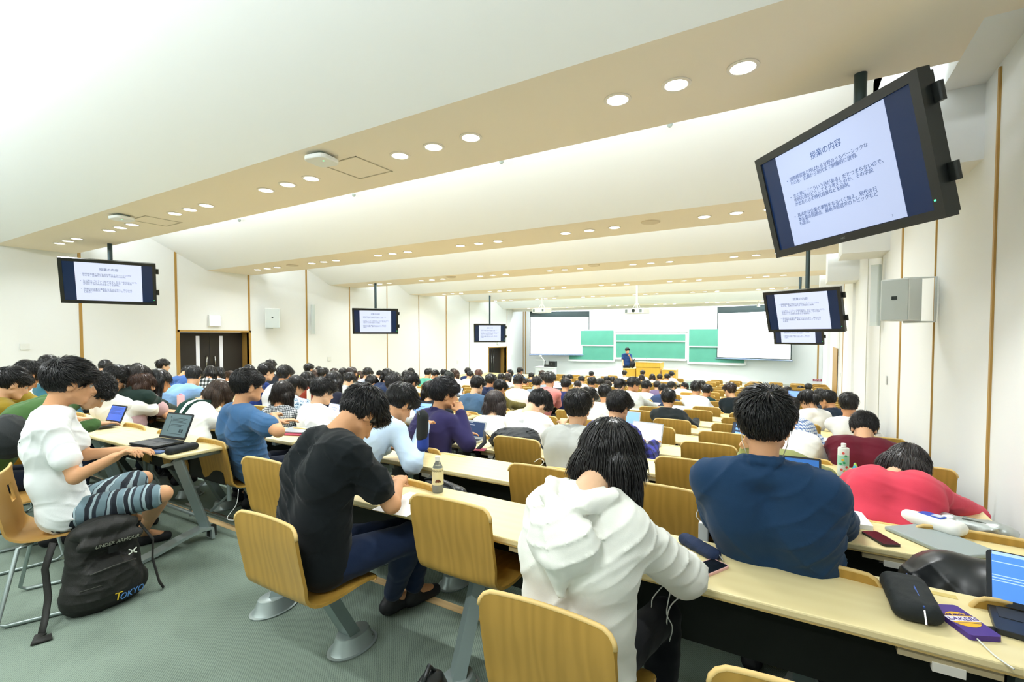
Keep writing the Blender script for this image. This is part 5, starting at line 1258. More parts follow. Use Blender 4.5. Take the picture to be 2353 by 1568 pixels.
bx('sheet', (-.16, -.006, -.10), (.16, .0, .02), mat('notice_white', '#f0e9e6'), t); bx('header', (-.16, -.007, .03), (.16, .0, .12), mat('notice_red', '#a3344a'), t)
text('notice_text', '消火器', .08, mat('notice_text', '#f7e9ea'), t, Matrix.Translation((0, -.010, .075)) @ Matrix.Rotation(PI / 2, 4, 'X'))
for i, x in enumerate((.25, .58)):
    t = empty('spotlight', (x - 1.62, 22.2, CZ + 1.32), 0, 'small white spotlight by the right screen top, %s' % ('left one', 'right one')[i], 'spotlight', 'ceiling spotlights')
    M = MB(); M.lathe([(.03, .12), (.03, .0), (.06, -.03), (.06, -.12), (.045, -.13)], n=12); M.build('head', APM, t, smooth='auto')
# ------------------------------------------------------------------ loose tables and sled chairs at the back of the middle block
def table(x0, x1, lb):
    t = empty('folding_table', ((x0 + x1) / 2, 1.89, 0), 0, lb, 'table', 'loose folding tables'); h = (x1 - x0) / 2
    M = MB(); M.prism(rr(2 * h, .46, .025), .675, .70); M.build('tabletop', TOP, t, bevel=.008)
    M = MB(); M.box((-h + .08, .17, .38), (h - .08, .185, .66)); M.build('modesty_panel', DARK, t)
    for s_ in (-1, 1):
        x = s_ * (h - .06)
        M = MB(); M.tube([(x, .03, .07), (x, -.16, .655)], .036, 4, sq=(.7, 1.25)); M.build('leg', STEEL, t, bevel=.006)
        M = MB(); M.sheet([[(x - .045 + .03 * q, y, z) for q in range(4)] for (y, z) in ((-.42, .012), (-.32, .03), (-.15, .075), (-.02, .10), (.05, .09), (.055, .01))], .022); M.build('foot', ALU, t, smooth='auto')
        M = MB(); M.box((x - .02, .04, .02), (x + .02, .09, .10)); M.build('end_cap', DARK, t)
        M = MB(); M.tube([(x + s_ * .0, .20, .25), (x, .20, .66)], .017, 6); M.tube([(x, .20, .30), (x - s_ * .25, .19, .12)], .010, 6); M.tube([(x, .19, .655), (x, -.18, .655)], .016, 6); M.build('frame', STEEL, t)
        M = MB(); M.tube([(x - s_ * .12, -.20, .60), (x - s_ * .03, -.13, .63)], .018, 6, sq=(1.6, .7)); M.build('fold_lever', STEEL, t)
    M = MB(); M.tube([(-h + .06, .03, .16), (h - .06, .03, .16)], .014, 8); M.build('crossbar', STEEL, t)
table(-5.15, -3.77, 'loose maple-topped table with slanted grey legs, nearest on the left')
table(-6.54, -5.17, 'second loose maple-topped table from the aisle, behind the nearest one')
table(-7.93, -6.56, 'third loose maple-topped table from the aisle')
def sled_chair(x, y, rz, lb):
    t = empty('sled_chair', (x, y, 0), R(rz), lb, 'chair', 'plywood chairs with steel sled legs'); rows = subdiv_rows(chair_shell(-.17), 2)
    M = MB(); A = np.array(rows); M.sheet(A, .012); nc = A.shape[1]; nr = A.shape[0]
    hole = set()
    for i in (2, 3):
        for j in (7, 8): hole.add((i, j))
    keep = []; idx = 0; base = 0
    fs = []
    for i in range(nr - 1):
        for j in range(nc - 1):
            a = M.f[idx]; b_ = M.f[idx + 1]; idx += 2
            if (i, j) not in hole: fs += [a, b_]
    fs += M.f[idx:]; o = nr * nc
    i0, i1, j0, j1 = 2, 4, 7, 9
    ring = [(i0, j) for j in range(j0, j1)] + [(i, j1) for i in range(i0, i1)] + [(i1, j) for j in range(j1, j0, -1)] + [(i, j0) for i in range(i1, i0, -1)]
    for q in range(len(ring)):
        a = ring[q][0] * nc + ring[q][1]; b_ = ring[(q + 1) % len(ring)]; b_ = b_[0] * nc + b_[1]; fs.append((a, b_, o + b_, o + a))
    M.f = fs; M.mi = [0] * len(fs); M.build('seat_shell', mat('plywood_pale', '#b98f4d', rough=.4, var=.06, vscale=8), t, smooth='auto')
    P = chair_shell(-.17)[0]; M = MB(); M.tube([(p[0], p[1], p[2]) for p in P], .0075, 6); M.build('top_edge', PLYE, t, smooth=True)
    for s_ in (-1, 1):
        M = MB(); M.tube([(s_ * .15, -.05, .415), (s_ * .20, -.12, .405), (s_ * .235, -.20, .03), (s_ * .235, -.17, .012), (s_ * .235, .20, .012), (s_ * .235, .235, .04), (s_ * .21, .17, .38), (s_ * .17, .15, .41)], .0105, 8); M.build('leg', mat('sled_steel', '#9aa7a3', rough=.35, metal=.6), t, smooth=True)
    M = MB(); M.tube([(-.17, -.06, .412), (.17, -.06, .412)], .010, 8); M.tube([(-.17, .15, .41), (.17, .15, .41)], .010, 8); M.build('crossbar', STEEL, t, smooth=True)
    return t
sled_chair(-3.72, 1.03, -24, 'plywood chair with steel sled legs under the white T-shirt man')
sled_chair(-4.62, 1.05, -10, 'plywood chair with an oval slot and sled legs at the left edge')
sled_chair(-5.55, 1.22, 0, 'plywood sled chair behind the mustard T-shirt, left edge')
# ------------------------------------------------------------------ things on the desks and on the floor
def dk(k): return fz(k) + DZ
def ond(u, v, k): return onz(u, v, dk(k))
KEYM = mat('keyboard_dark', '#2c2f33', rough=.6); SILV = mat('laptop_silver', '#b9bdc0', rough=.35, metal=.5); DGR = mat('laptop_dark', '#2a2d30', rough=.4, metal=.2)
def display(c, es=.75): return mat('display_%s_%d' % (c.lstrip('#'), int(es * 100)), c, rough=.25, emit=c, es=es)
LW = mat('line_white', '#e6ecf8', emit='#e6ecf8', es=.5); LB = mat('line_blue', '#2c4a8c', emit='#2c4a8c', es=.3); LD = mat('line_dark', '#2f4146', rough=.5)
def laptop(hl, hr, k, lb, disp='#6f93d8', body=DGR, lid=105, depth=.68, lines=None, z=None, es=.75, hmul=.64):
    z0 = dk(k) if z is None else z; a = onz(*hl, z0 + .018); b = onz(*hr, z0 + .018); c = (a + b) / 2; w = np.linalg.norm(b - a); w = min(max(w, .25), .38); yaw = math.atan2(b[1] - a[1], b[0] - a[0])
    t = empty('notebook_computer', (c[0], c[1], z0 + .001), yaw, lb, 'notebook computer', 'notebook computers on the desks'); D = w * depth; H = w * hmul
    M = MB(); M.prism([(p[0], p[1] - D / 2) for p in rr(w, D, .01)], .001, .017); M.build('base', body, t, bevel=.002)
    bs = t.children[0]; bx('keyboard', (-w * .43, -D * .50, .017), (w * .43, -D * .08, .0185), KEYM, bs); bx('touchpad', (-w * .16, -D * .93, .017), (w * .16, -D * .58, .0178), body, bs)
    Tm = Matrix.Translation((0, .0, .018)) @ Matrix.Rotation(R(-(lid - 90)), 4, 'X')
    M = MB(); M.prism(rr(w, H, .012), -.003, .004, Tm @ Matrix.Translation((0, 0, H / 2)) @ Matrix.Rotation(PI / 2, 4, 'X')); M.build('lid', body, t)
    M = MB(); M.box((-w / 2 + .012, -.0065, .018), (w / 2 - .012, -.0045, H - .012), Tm); s = M.build('display', display(disp, es), t)
    if lines:
        M = MB()
        for (x0, x1, y0, y1) in lines[1]: M.box((-w / 2 + w * x0, -.0075, H * (1 - y1)), (-w / 2 + w * x1, -.0065, H * (1 - y0)), Tm)
        M.build('screen_content', lines[0], s)
    return t
TXT = lambda x0, x1, ys: [(x0, x1 - .07 * (i % 3), y, y + .018) for i, y in enumerate(ys)]
laptop((366, 1005), (425, 1013), 0, 'dark grey notebook computer open on the nearest loose table', '#5f7377', DGR, 112, lines=(LD, TXT(.3, .85, [.2, .25, .3, .35, .45, .5]) + [(.25, .26, .2, .75), (.2, .23, .16, .2), (.68, .74, .62, .74), (.76, .82, .62, .74), (.3, .8, .8, .815)]), z=.715, es=.35)
laptop((243, 969), (277, 974), 0, 'blue-screened notebook computer in front of the green sweater', '#3f62c0', DGR, 112, lines=(LB, TXT(.1, .9, [.15, .2, .25, .3, .4, .45, .5])), z=.715)
laptop((1066, 1004), (1107, 1010), 2, 'notebook computer with a dark blue screen by the purple-navy top', '#1f3357', SILV, 108, es=.5, lines=(LW, [(.1, .4, .12, .13), (.15, .5, .25, .26)]))
laptop((1173, 984), (1220, 992), 3, 'notebook computer with a blue web page beside a water bottle', '#6f95e0', DGR, 108, lines=(LB, TXT(.2, .85, [.3, .42, .46, .56]) + [(.7, .85, .6, .8)]))
laptop((1352, 1018), (1424, 1027), 2, 'silver notebook computer with a pale page in front of the grey shirt', '#e8eef8', SILV, 108, lines=(LB, TXT(.1, .8, [.08, .3])))
laptop((1449, 1013), (1520, 1023), 3, 'notebook computer with a blank white screen by the indigo plaid shirt', '#f3f5fd', SILV, 108, es=.95, lines=(mat('dock_red', '#c96a7c'), [(.6, .9, .9, .93)]))
laptop((1438, 975), (1455, 977), 4, 'narrow blue-screened notebook just beyond the indigo plaid shirt', '#7ca4ea', SILV, 105)
laptop((1547, 955), (1574, 957), 7, 'white-screened notebook in front of the black jacket', '#eef2fa', SILV, 108, es=.9, lines=(LB, [(.65, .75, .4, .9)]))
laptop((1692, 1016), (1722, 1021), 4, 'dark tablet computer with rows of blue tiles left of the navy jacket head', '#1d2940', DGR, 108, lines=(display('#6fa0e8'), [(.15, .5, .1 + .2 * i, .2 + .2 * i) for i in range(4)]), hmul=.8)
laptop((1800, 1108), (1862, 1116), 1, 'notebook computer mostly hidden behind the navy jacket shoulder', '#2c5d9c', DGR, 108)
laptop((2322, 1398), (2490, 1440), 0, 'notebook computer with a blue page cut off by the right edge', '#4f86dc', DGR, 112, lines=(display('#a8c6f4', .7), TXT(.05, .6, [.2, .45, .5, .55]) + [(.05, .95, .02, .08)]))
laptop((750, 955), (777, 960), 2, 'notebook computer with a lilac document by the tagged white T-shirt', '#bcc8f2', DGR, 108, lines=(LB, TXT(.3, .75, [.35, .5, .55, .6])))
laptop((793, 919), (814, 922), 4, 'small lavender-screened notebook in the middle block', '#9fb0e0', SILV, 112)
laptop((955, 955), (984, 957), 2, 'notebook computer with a blue web page ahead of the pale blue shirt', '#7fa6ea', DGR, 108, lines=(LB, TXT(.1, .6, [.3, .6])))
laptop((1048, 908), (1059, 910), 6, 'distant notebook with a bright screen behind headphones', '#c6dafa', DGR, 105)
laptop((388, 897), (413, 899), 3, 'royal blue notebook screen near the dark double door', '#3f60b8', DGR, 112)
laptop((424, 909), (446, 911), 2, 'light blue notebook screen beside the denim shirt', '#7ea6e4', DGR, 112)
laptop((430, 925), (455, 928), 2, 'indigo notebook screen behind the pink bottle', '#4a59b4', SILV, 105)
laptop((1273, 893), (1289, 894), 8, 'white notebook screen right of the salmon shirt', '#e6effc', DGR, 105, es=.9)
laptop((984, 856), (990, 857), 9, 'tiny notebook by the mint green T-shirt', '#39507e', DGR, 105)
laptop((1818, 915), (1832, 916), 8, 'small blue notebook screen left of the ponytail', '#6d94e2', DGR, 105)
# closed laptop with red sleeve next to the blue T-shirt man
p = ond(690, 994, 1); t = bx('closed_notebook', (-.16, -.11, .014), (.16, .11, .030), SILV, bevel=.004); t.location = (p[0], p[1], dk(1)); t.rotation_euler = (0, 0, R(18)); tag(t, 'closed silver notebook lying on a red sleeve', 'notebook computer')
t = bx('tablet_sleeve', (-.15, -.12, .001), (.16, .10, .013), mat('sleeve_red', '#97213a', rough=.6), bevel=.004); t.location = (p[0] + .04, p[1] - .03, dk(1)); t.rotation_euler = (0, 0, R(22)); tag(t, 'dark red sleeve under the closed silver notebook', 'sleeve')
# dark sleeve under the nearest laptop, pencil case, card
p = onz(365, 1025, .70); t = bx('laptop_sleeve', (-.18, -.13, .001), (.18, .12, .013), mat('sleeve_black', '#1c2023', rough=.8), bevel=.004); t.location = (p[0], p[1], .70); t.rotation_euler = (0, 0, R(12)); tag(t, 'black sleeve lying under the grey notebook computer', 'sleeve')
BLK = mat('fabric_black', '#1c2122', rough=.75, bump=.15, bscale=300)
def pouch(a, b, w_, h_, m, nm, lb, cat, zt, zipm=None, res=.006, wv=.002, squ=.5):
    a = np.array(a, float); b = np.array(b, float); d = b - a; L = np.linalg.norm(d); d /= L; sd = np.array([-d[1], d[0], 0]); c = (a + b) / 2
    t = empty(nm, (c[0], c[1], zt), 0, lb, cat); F = Field(res); r = h_ / 2
    for s_ in (-.5, 0, .5): F.cap(-d * (L / 2 - r) + sd * (w_ - 2 * r) * s_ + np.array([0, 0, r]), d * (L / 2 - r) + sd * (w_ - 2 * r) * s_ + np.array([0, 0, r]), r, r * .95, .02)
    F.w = wrinkle(wv, 3, 1.6); V, Q = F.mesh(); V[:, 2] = np.maximum(V[:, 2], .001); link_mesh('body', V, Q, m, t)
    M = MB(); M.tube([tuple(-d * (L / 2 - .01) + np.array([0, 0, h_ * .93]) + sd * w_ * .1), tuple(np.array([0, 0, h_ * 1.0]) + sd * w_ * .1), tuple(d * (L / 2 - .01) + np.array([0, 0, h_ * .90]) + sd * w_ * .1)], .003, 5); M.build('zipper', zipm or mat('zip_light', '#9fa39a', rough=.5), t)
    M = MB(); M.tube([tuple(d * (L / 2 - .005) + sd * w_ * .1 + np.array([0, 0, h_ * .8])), tuple(d * (L / 2 + .02) + sd * w_ * .1 + np.array([0, 0, h_ * .3]))], .003, 5); M.build('zipper_pull', CHROME, t)
    return t
pouch(onz(384, 1040, .72), onz(452, 1024, .72), .075, .045, BLK, 'pencil_case', 'long black pencil case beside the grey notebook computer', 'pencil case', .70)
t = bx('smartphone', (-.035, -.07, .001), (.035, .07, .009), mat('phone_blue', '#3f5a86', rough=.3)); p = onz(360, 1040, .70); t.location = (p[0], p[1], .70); t.rotation_euler = (0, 0, R(-68)); tag(t, 'blue card-like phone by the long black pencil case', 'phone')
pouch(ond(2070, 1352, 0), ond(2112, 1440, 0), .125, .06, BLK, 'pencil_case', 'boxy black pencil case on the nearest desk', 'pencil case', .70, mat('zip_blue', '#2c4f9a'))
pouch(ond(1568, 1245, 0), ond(1648, 1290, 0), .06, .035, mat('denim_navy', '#1b2b4a', rough=.85, bump=.2, bscale=300), 'pencil_case', 'slim navy pencil case touching the pink phone', 'pencil case', .70)
def phone(u, v, k, rz, case, lb, scr='#15191c', w_=.074, l_=.15, s=1.0):
    p = ond(u, v, k); t = empty('smartphone', (p[0], p[1], dk(k)), R(rz), lb, 'phone', 'phones on the desks')
    M = MB(); M.prism(rr(w_ * s, l_ * s, .012), .001, .0095); M.build('case', case, t); M = MB(); M.prism(rr(w_ * s - .008, l_ * s - .010, .009), .0095, .0102); M.build('screen', mat('phone_screen', scr, rough=.12, spec=.6), t); return t
phone(2023, 1241, 1, 28, mat('phone_black', '#1a1c1e', rough=.3), 'black phone on a white charging cable')
phone(1627, 1309, 0, -28, mat('phone_pink', '#e6b4ae', rough=.4), 'phone in a pale pink case beside the cream hooded sleeve')
# wallet case with a basketball emblem
p = ond(2212, 1436, 0); t = empty('phone_wallet', (p[0], p[1], .70), R(25), 'purple and gold basketball phone wallet plugged into a white cable', 'phone case')
PU = mat('wallet_purple', '#4a2f86', rough=.5); GO = mat('wallet_gold', '#e8b52a', rough=.5); WH = mat('wallet_white', '#e9e4ee', rough=.5)
M = MB(); M.prism(rr(.083, .16, .01), .001, .016); M.build('cover', PU, t)
M = MB(); M.prism([(.040 * math.cos(a) , .040 * math.sin(a)) for a in np.linspace(0, 2 * PI, 28)[:-1]], .016, .0165); M.build('ball_emblem', GO, t)
M = MB(); 
for a in (-.018, .0, .018): M.tube([(-.036, a * 1.2, .0167), (0, a, .0167), (.036, a * 1.2, .0167)], .0007, 4)
M.build('ball_seams', PU, t)
M = MB(); M.box((-.041, -.012, .0166), (.041, .014, .017)); M.build('word_band', WH, t)
text('team_word', 'LAKERS', .024, PU, t, Matrix.Translation((0, 0, .0173)), shear=.2); text('city_word', 'LOS ANGELES', .011, PU, t, Matrix.Translation((0, .022, .0173)))
M = MB(); M.prism(rr(.07, .022, .01), .002, .005, Matrix.Translation((.07, -.02, 0))); M.build('strap', BLK, t)
# cables
WC = mat('cable_white', '#e4e6e0', rough=.5)
def cable(pts, lb, r=.0022, m=None):
    P = [np.array(p, float) for p in pts]; out = []
    for i in range(len(P) - 1):
        p0, p1, p2, p3 = P[max(i - 1, 0)], P[i], P[i + 1], P[min(i + 2, len(P) - 1)]
        for u in np.linspace(0, 1, 7)[:-1]: out.append(.5 * (2 * p1 + (-p0 + p2) * u + (2 * p0 - 5 * p1 + 4 * p2 - p3) * u * u + (-p0 + 3 * p1 - 3 * p2 + p3) * u ** 3))
    out.append(P[-1]); M = MB(); M.tube(out, r, 6); o = M.build('cable', m or WC, smooth=True); tag(o, lb, 'cable', 'charging cables'); return o
cable([ond(2036, 1255, 1) + [0, 0, .006], pt(2052, 1272, 2.16), pt(2040, 1290, 2.14), pt(2020, 1292, 2.14)], 'short white cable from the black phone to the desk socket')
cable([ond(2245, 1475, 0) + [0, 0, .008], ond(2285, 1510, 0) + [0, 0, .004], ond(2330, 1542, 0) + [0, 0, .004]], 'white cable running from the purple and gold wallet')
cable([pt(2155, 1520, 1.66), pt(2165, 1545, 1.63), pt(2185, 1580, 1.60)], 'thick white cable hanging from the nearest desk socket', .004)
cable([pt(1608, 1165, 2.3), pt(1600, 1185, 2.3), pt(1612, 1205, 2.28), pt(1618, 1240, 2.25)], 'white cable hanging from the power bank')
cable([pt(1612, 1168, 2.3), pt(1635, 1180, 2.3), pt(1645, 1212, 2.26)], 'second white cable hanging from the power bank')
cable([pt(1525, 1345, 1.75), pt(1500, 1375, 1.73), pt(1495, 1400, 1.75), pt(1470, 1408, 1.8), pt(1438, 1392, 1.8)], 'thin white cable looping beside the hooded sleeve')
cable([pt(1540, 1362, 1.65), pt(1532, 1410, 1.68), pt(1545, 1445, 1.7), pt(1532, 1500, 1.75), pt(1534, 1570, 1.8)], 'long white cable hanging to the floor under the hooded sleeve')
cable([pt(1568, 1368, 1.66), pt(1540, 1395, 1.68), pt(1532, 1440, 1.7), pt(1540, 1500, 1.76), pt(1536, 1568, 1.8)], 'second long white cable hanging beside the first')
cable([pt(548, 1125, 3.5), pt(543, 1160, 3.5), pt(522, 1190, 3.45), pt(535, 1196, 3.4), pt(560, 1190, 3.4)], 'white cable drooping under the blue T-shirt man')
cable([pt(1228, 1062, 3.2), pt(1240, 1055, 3.2), pt(1250, 1062, 3.2), pt(1240, 1072, 3.2), pt(1232, 1074, 3.2)], 'white cable loop left of the grey shirt')
# power bank and charger
p = ond(1622, 1158, 1); t = bx('power_bank', (-.075, -.035, .001), (.075, .035, .018), PLASTIC, bevel=.006); t.location = (p[0], p[1], dk(1)); t.rotation_euler = (0, 0, R(-4)); tag(t, 'white power bank at the desk edge left of the navy jacket', 'power bank')
p = pt(1617, 1222, 2.24); t = bx('charger', (-.022, -.015, -.045), (.022, .015, .045), mat('charger_white', '#cfd4cf', rough=.3), bevel=.006); t.location = tuple(p); tag(t, 'white plug charger hanging under the second desk', 'charger')
# bottles
def bottle(u, v, k, h_, r, lb, mats, cap, prof=None, label=None):
    p = ond(u, v, k); t = empty('bottle', (p[0], p[1], dk(k)), 0, lb, 'bottle', 'drink bottles')
    pr = prof or [(r * .9, 0), (r, .01), (r, h_ * .62), (r * .85, h_ * .72), (r * .42, h_ * .86), (r * .38, h_ * .9)]
    M = MB(); M.lathe(pr, n=20); M.build('bottle_body', mats, t, smooth='auto'); M = MB(); M.lathe([(r * .46, h_ * .89), (r * .46, h_), (r * .40, h_ + .002)], n=16); M.build('cap', cap, t, smooth='auto'); return t
PET = mat('clear_plastic', '#dfe6df', rough=.12, trans=.75, spec=.5)
t = bottle(1006, 1131, 0, .195, .031, 'half-full coffee bottle with a cream label on the nearest desk', PET, mat('cap_white', '#eceeea', rough=.4))
M = MB(); M.lathe([(.027, .004), (.0295, .012), (.0295, .075), (.0285, .077)], n=20); M.build('coffee', mat('coffee', '#8a6f52', rough=.3), t, smooth='auto')
M = MB(); M.lathe([(.0316, .045), (.0316, .135)], n=24); M.build('label', mat('label_cream', '#e6dcae', rough=.5), t, smooth='auto')
def wrap_text(body, size, z, m, r, a0, par, nm):
    n = len(body); st = size * .68 / r
    for i, ch in enumerate(body):
        a = a0 + (i - (n - 1) / 2) * st; text(nm, ch, size, m, par, Matrix.Translation((r * math.cos(a), r * math.sin(a), z)) @ Matrix.Rotation(a + PI / 2, 4, 'Z') @ Matrix.Rotation(PI / 2, 4, 'X'), extrude=.0002)
lbm = mat('label_ink', '#2c241c')
wrap_text('GEORGIA', .015, .122, lbm, .0320, R(-48), t, 'letter')
M = MB()
for q in range(5): M.lathe([(.002, 0), (.006, .003), (.002, .006)], n=8, M=Matrix.Rotation(R(-48 + (q - 2) * 9), 4, 'Z') @ Matrix.Translation((.0315, 0, .065 + .006 * (q % 2))) @ Matrix.Rotation(PI / 2, 4, 'Y'))
M.build('bean_picture', mat('bean_brown', '#6b3f22'), t)
t = bottle(1937, 1093, 3, .235, .036, 'white flask with a coloured forest pattern by the maroon sweater', mat('flask_white', '#e9efe4', rough=.35), mat('flask_lid', '#f1f2ec', rough=.35), [(.034, 0), (.036, .01), (.036, .195), (.034, .205)])
M = MB()
for q, (a, z, c) in enumerate([(-70, .15, 0), (-100, .12, 1), (-85, .10, 0), (-60, .07, 2), (-110, .05, 2), (-80, .04, 1), (-95, .17, 2), (-120, .09, 0)]): M.k = c; M.lathe([(.009, 0), (.009, .001)], n=8, M=Matrix.Rotation(R(a), 4, 'Z') @ Matrix.Translation((.0362, 0, z)) @ Matrix.Rotation(PI / 2, 4, 'Y'))
M.build('pattern_dots', [mat('dot_green', '#3fae6a'), mat('dot_yellow', '#e3c13a'), mat('dot_red', '#e0584a')], t)
M = MB(); M.lathe([(.0366, .08), (.0366, .15)], n=24); M.build('mint_band', mat('mint', '#a9dcc0', rough=.4), t, smooth='auto')
bottle(1228, 990, 3, .21, .032, 'clear water bottle with a blue label beside the blue web page', PET, mat('cap_teal', '#bfe0e4'))
bottle(710, 928, 3, .22, .030, 'tall white flask in the middle block beside the gingham blouse', mat('flask_cream', '#e8e8df', rough=.4), mat('flask_cream2', '#f0efe8'), [(.029, 0), (.030, .005), (.030, .2), (.029, .205)])
bottle(416, 943, 1, .20, .040, 'pink flask with a pink lid on the second left row', mat('flask_pink', '#e6bcc6', rough=.4), mat('flask_pink_lid', '#e79fb8'), [(.036, 0), (.04, .01), (.04, .18), (.038, .185)])
bottle(826, 882, 6, .20, .030, 'drink bottle with a yellow cap far down the middle block', PET, mat('cap_yellow', '#d9d83c'))
# plastic pouch, paper things
p = ond(1966, 1098, 3); F = Field(.006); F.cap((-.045, 0, .012), (.045, 0, .012), .022, .022, .02).cap((0, 0, .02), (-.005, 0, .10), .03, .008, .03); F.w = wrinkle(.003, 4, 2); V, Q = F.mesh(); V[:, 2] = np.maximum(V[:, 2], 0)
o = link_mesh('snack_pouch', V, Q, pattern('pouch_colours', '#b8dc4e', ['#4fb7cf', '#f0e46a'], 'dots', .05, .5, rough=.3)); o.location = (p[0], p[1], dk(3)); tag(o, 'crumpled green and blue plastic pouch right of the patterned flask', 'pouch')
PAP = mat('paper', '#f6f6f2', rough=.8)
def sheet(u, v, k, w_, l_, rz, lb, nm='paper_sheet', h_=.002, m=None, cat='paper'):
    p = ond(u, v, k); t = bx(nm, (-w_ / 2, -l_ / 2, .0005), (w_ / 2, l_ / 2, h_), m or PAP); t.location = (p[0], p[1], dk(k)); t.rotation_euler = (0, 0, R(rz)); tag(t, lb, cat, 'papers and books on the desks'); return t
sheet(938, 1158, 0, .21, .297, 5, 'white sheet under the black T-shirt arm')
sheet(1955, 1198, 1, .13, .20, 8, 'thick white book beside the navy jacket sleeve', 'book', .022, cat='book')
sheet(1600, 957, 7, .4, .25, 2, 'white sheets right of the black jacket')
sheet(1490, 927, 7, .42, .25, 6, 'open papers in front of the grey jacket')
sheet(395, 958, 1, .45, .25, 4, 'open papers beside the ruffled blouse')
sheet(420, 905, 3, .4, .2, 3, 'printed sheets behind the mauve blouse')
sheet(1465, 942, 6, .4, .2, 2, 'white sheets near the blue and white check shirt')
sheet(1897, 1010, 5, .2, .2, 2, 'white sheet on the desk by the right wall')
sheet(1290, 990, 3, .3, .2, -8, 'white sheet right of the oversized T-shirt')
sheet(1100, 1034, 2, .12, .09, 20, 'dark red card by the straps of the desk backpack', 'card', .003, mat('card_red', '#8c1f3a', rough=.4), 'card')
# ------------------------------------------------------------------ bags
BAG = mat('bag_nylon', '#1d1d19', rough=.62, bump=.25, bscale=260); BAG2 = mat('bag_grey_black', '#25292a', rough=.6, bump=.2, bscale=260); LEA = mat('bag_leather', '#131617', rough=.35, spec=.5)
def bagmesh(name, F, loc, rz, m, parent, wv=.004, seed=5, f=1.0):
    F.w = wrinkle(wv, seed, f); V, Q = F.mesh(); V[:, 2] = np.maximum(V[:, 2], .0); return link_mesh(name, V, Q, m, parent)
p = onz(232, 1392, 0); t = empty('backpack', (p[0] + .0, p[1] + .02, 0), R(88), 'large black backpack on the carpet lettered TOKYO', 'backpack')
F = Field(.007)
for sx_ in (-1, 0, 1): F.cap((sx_ * .10, 0, .085), (sx_ * .085, .02, .40), .085, .072, .05)
F.ell((0, -.005, .10), (.20, .12, .11), None, .04).ell((.0, .0, .43), (.145, .105, .085), rotm(0, 12), .03); F.ell((.0, -.085, .17), (.13, .05, .13), None, .025)
bagmesh('bag_body', F, None, 0, BAG, t, .006, 8, 1.1)
F = Field(.007); F.ell((0, -.03, .445), (.155, .115, .062), rotm(0, 22), .02).cap((-.12, -.11, .40), (.12, -.11, .40), .03, .03, .03); bagmesh('top_flap', F, None, 0, BAG, t, .005, 3, 1.1)
M = MB()
for q in ([(-.21, .02, .43), (-.245, .02, .30), (-.24, .0, .15), (-.27, -.06, .06), (-.30, -.12, .012)], [(.17, -.02, .42), (.225, -.05, .31), (.215, -.06, .2), (.24, -.08, .05), (.255, -.10, .01)]): M = MB(); M.tube(q, .016, 6, sq=(1.2, .35)); M.build('shoulder_strap', BAG, t, smooth=True)
M = MB(); M.tube([(-.30, -.12, .02), (-.33, -.16, .012), (-.27, -.17, .012)], .02, 6, sq=(1.4, .4)); M.build('strap_end', BAG, t, smooth=True)
M = MB(); M.tube([(-.10, -.128, .245), (0, -.145, .262), (.11, -.128, .255)], .004, 6); M.tube([(-.14, -.10, .16), (-.05, -.135, .17)], .003, 6); M.build('zipper', mat('zip_dark', '#3c3c36', rough=.4), t, smooth=True)
M = MB(); M.box((-.02, -.139, .335), (.02, -.125, .375)); M.build('buckle', mat('buckle_black', '#0f0f0f', rough=.4), t)
TW = mat('print_white', '#d8dccd', rough=.6); RX = Matrix.Rotation(PI / 2, 4, 'X')
text('brand_word', 'UNDER ARMOUR', .026, mat('print_dim', '#7f8272', rough=.6), t, Matrix.Translation((.02, -.146, .392)) @ RX, shear=.25, extrude=.001)
M = MB()
for s_ in (-1, 1): M.tube([(.09 + s_ * .019, -.140, .326), (.09 + s_ * .006, -.143, .318), (.09 + s_ * .006, -.143, .304), (.09 + s_ * .019, -.140, .296)], .0035, 5)
M.box((.082, -.146, .308), (.098, -.142, .314)); M.build('emblem', TW, t)
TB = mat('print_blue', '#4f7fb5', rough=.6); TY = mat('print_yellow', '#dcb92f', rough=.6)
text('letter_t', 'T', .062, TY, t, Matrix.Translation((.015, -.137, .075)) @ RX, shear=.2, extrude=.0015); text('city_word', 'OKYO', .046, TB, t, Matrix.Translation((.085, -.128, .068)) @ Matrix.Rotation(R(16), 4, 'Z') @ RX, shear=.25, extrude=.0015)
# backpack lying on the third desk
p = ond(1170, 1040, 2); t = empty('backpack', (p[0], p[1] + .10, dk(2)), R(-5), 'black backpack lying on its side on the third desk', 'backpack')
F = Field(.007); F.ell((0, 0, .09), (.22, .14, .095), None, .04).cap((-.12, 0, .08), (-.22, -.02, .05), .06, .035, .04).ell((.10, -.02, .10), (.13, .13, .09), None, .04); bagmesh('bag_body', F, None, 0, BAG2, t, .009, 4, 1.2)
M = MB(); M.tube([(-.23, -.03, .07), (-.27, -.08, .14), (-.25, -.10, .05), (-.27, -.17, .0), (-.275, -.18, -.05)], .014, 6, sq=(1.4, .35)); M.tube([(.10, -.13, .03), (.0, -.18, .006), (-.06, -.20, .0), (-.075, -.20, -.04)], .014, 6, sq=(1.4, .35)); M.tube([(.24, .0, .10), (.29, .0, .03), (.28, .02, -.06), (.24, .03, -.10)], .008, 6); M.build('strap', BAG2, t, smooth=True)
M = MB(); M.tube([(.15, -.06, .18), (.20, -.05, .20), (.23, -.05, .185), (.19, -.06, .175)], .004, 5); M.build('drawcord', BLK, t, smooth=True)
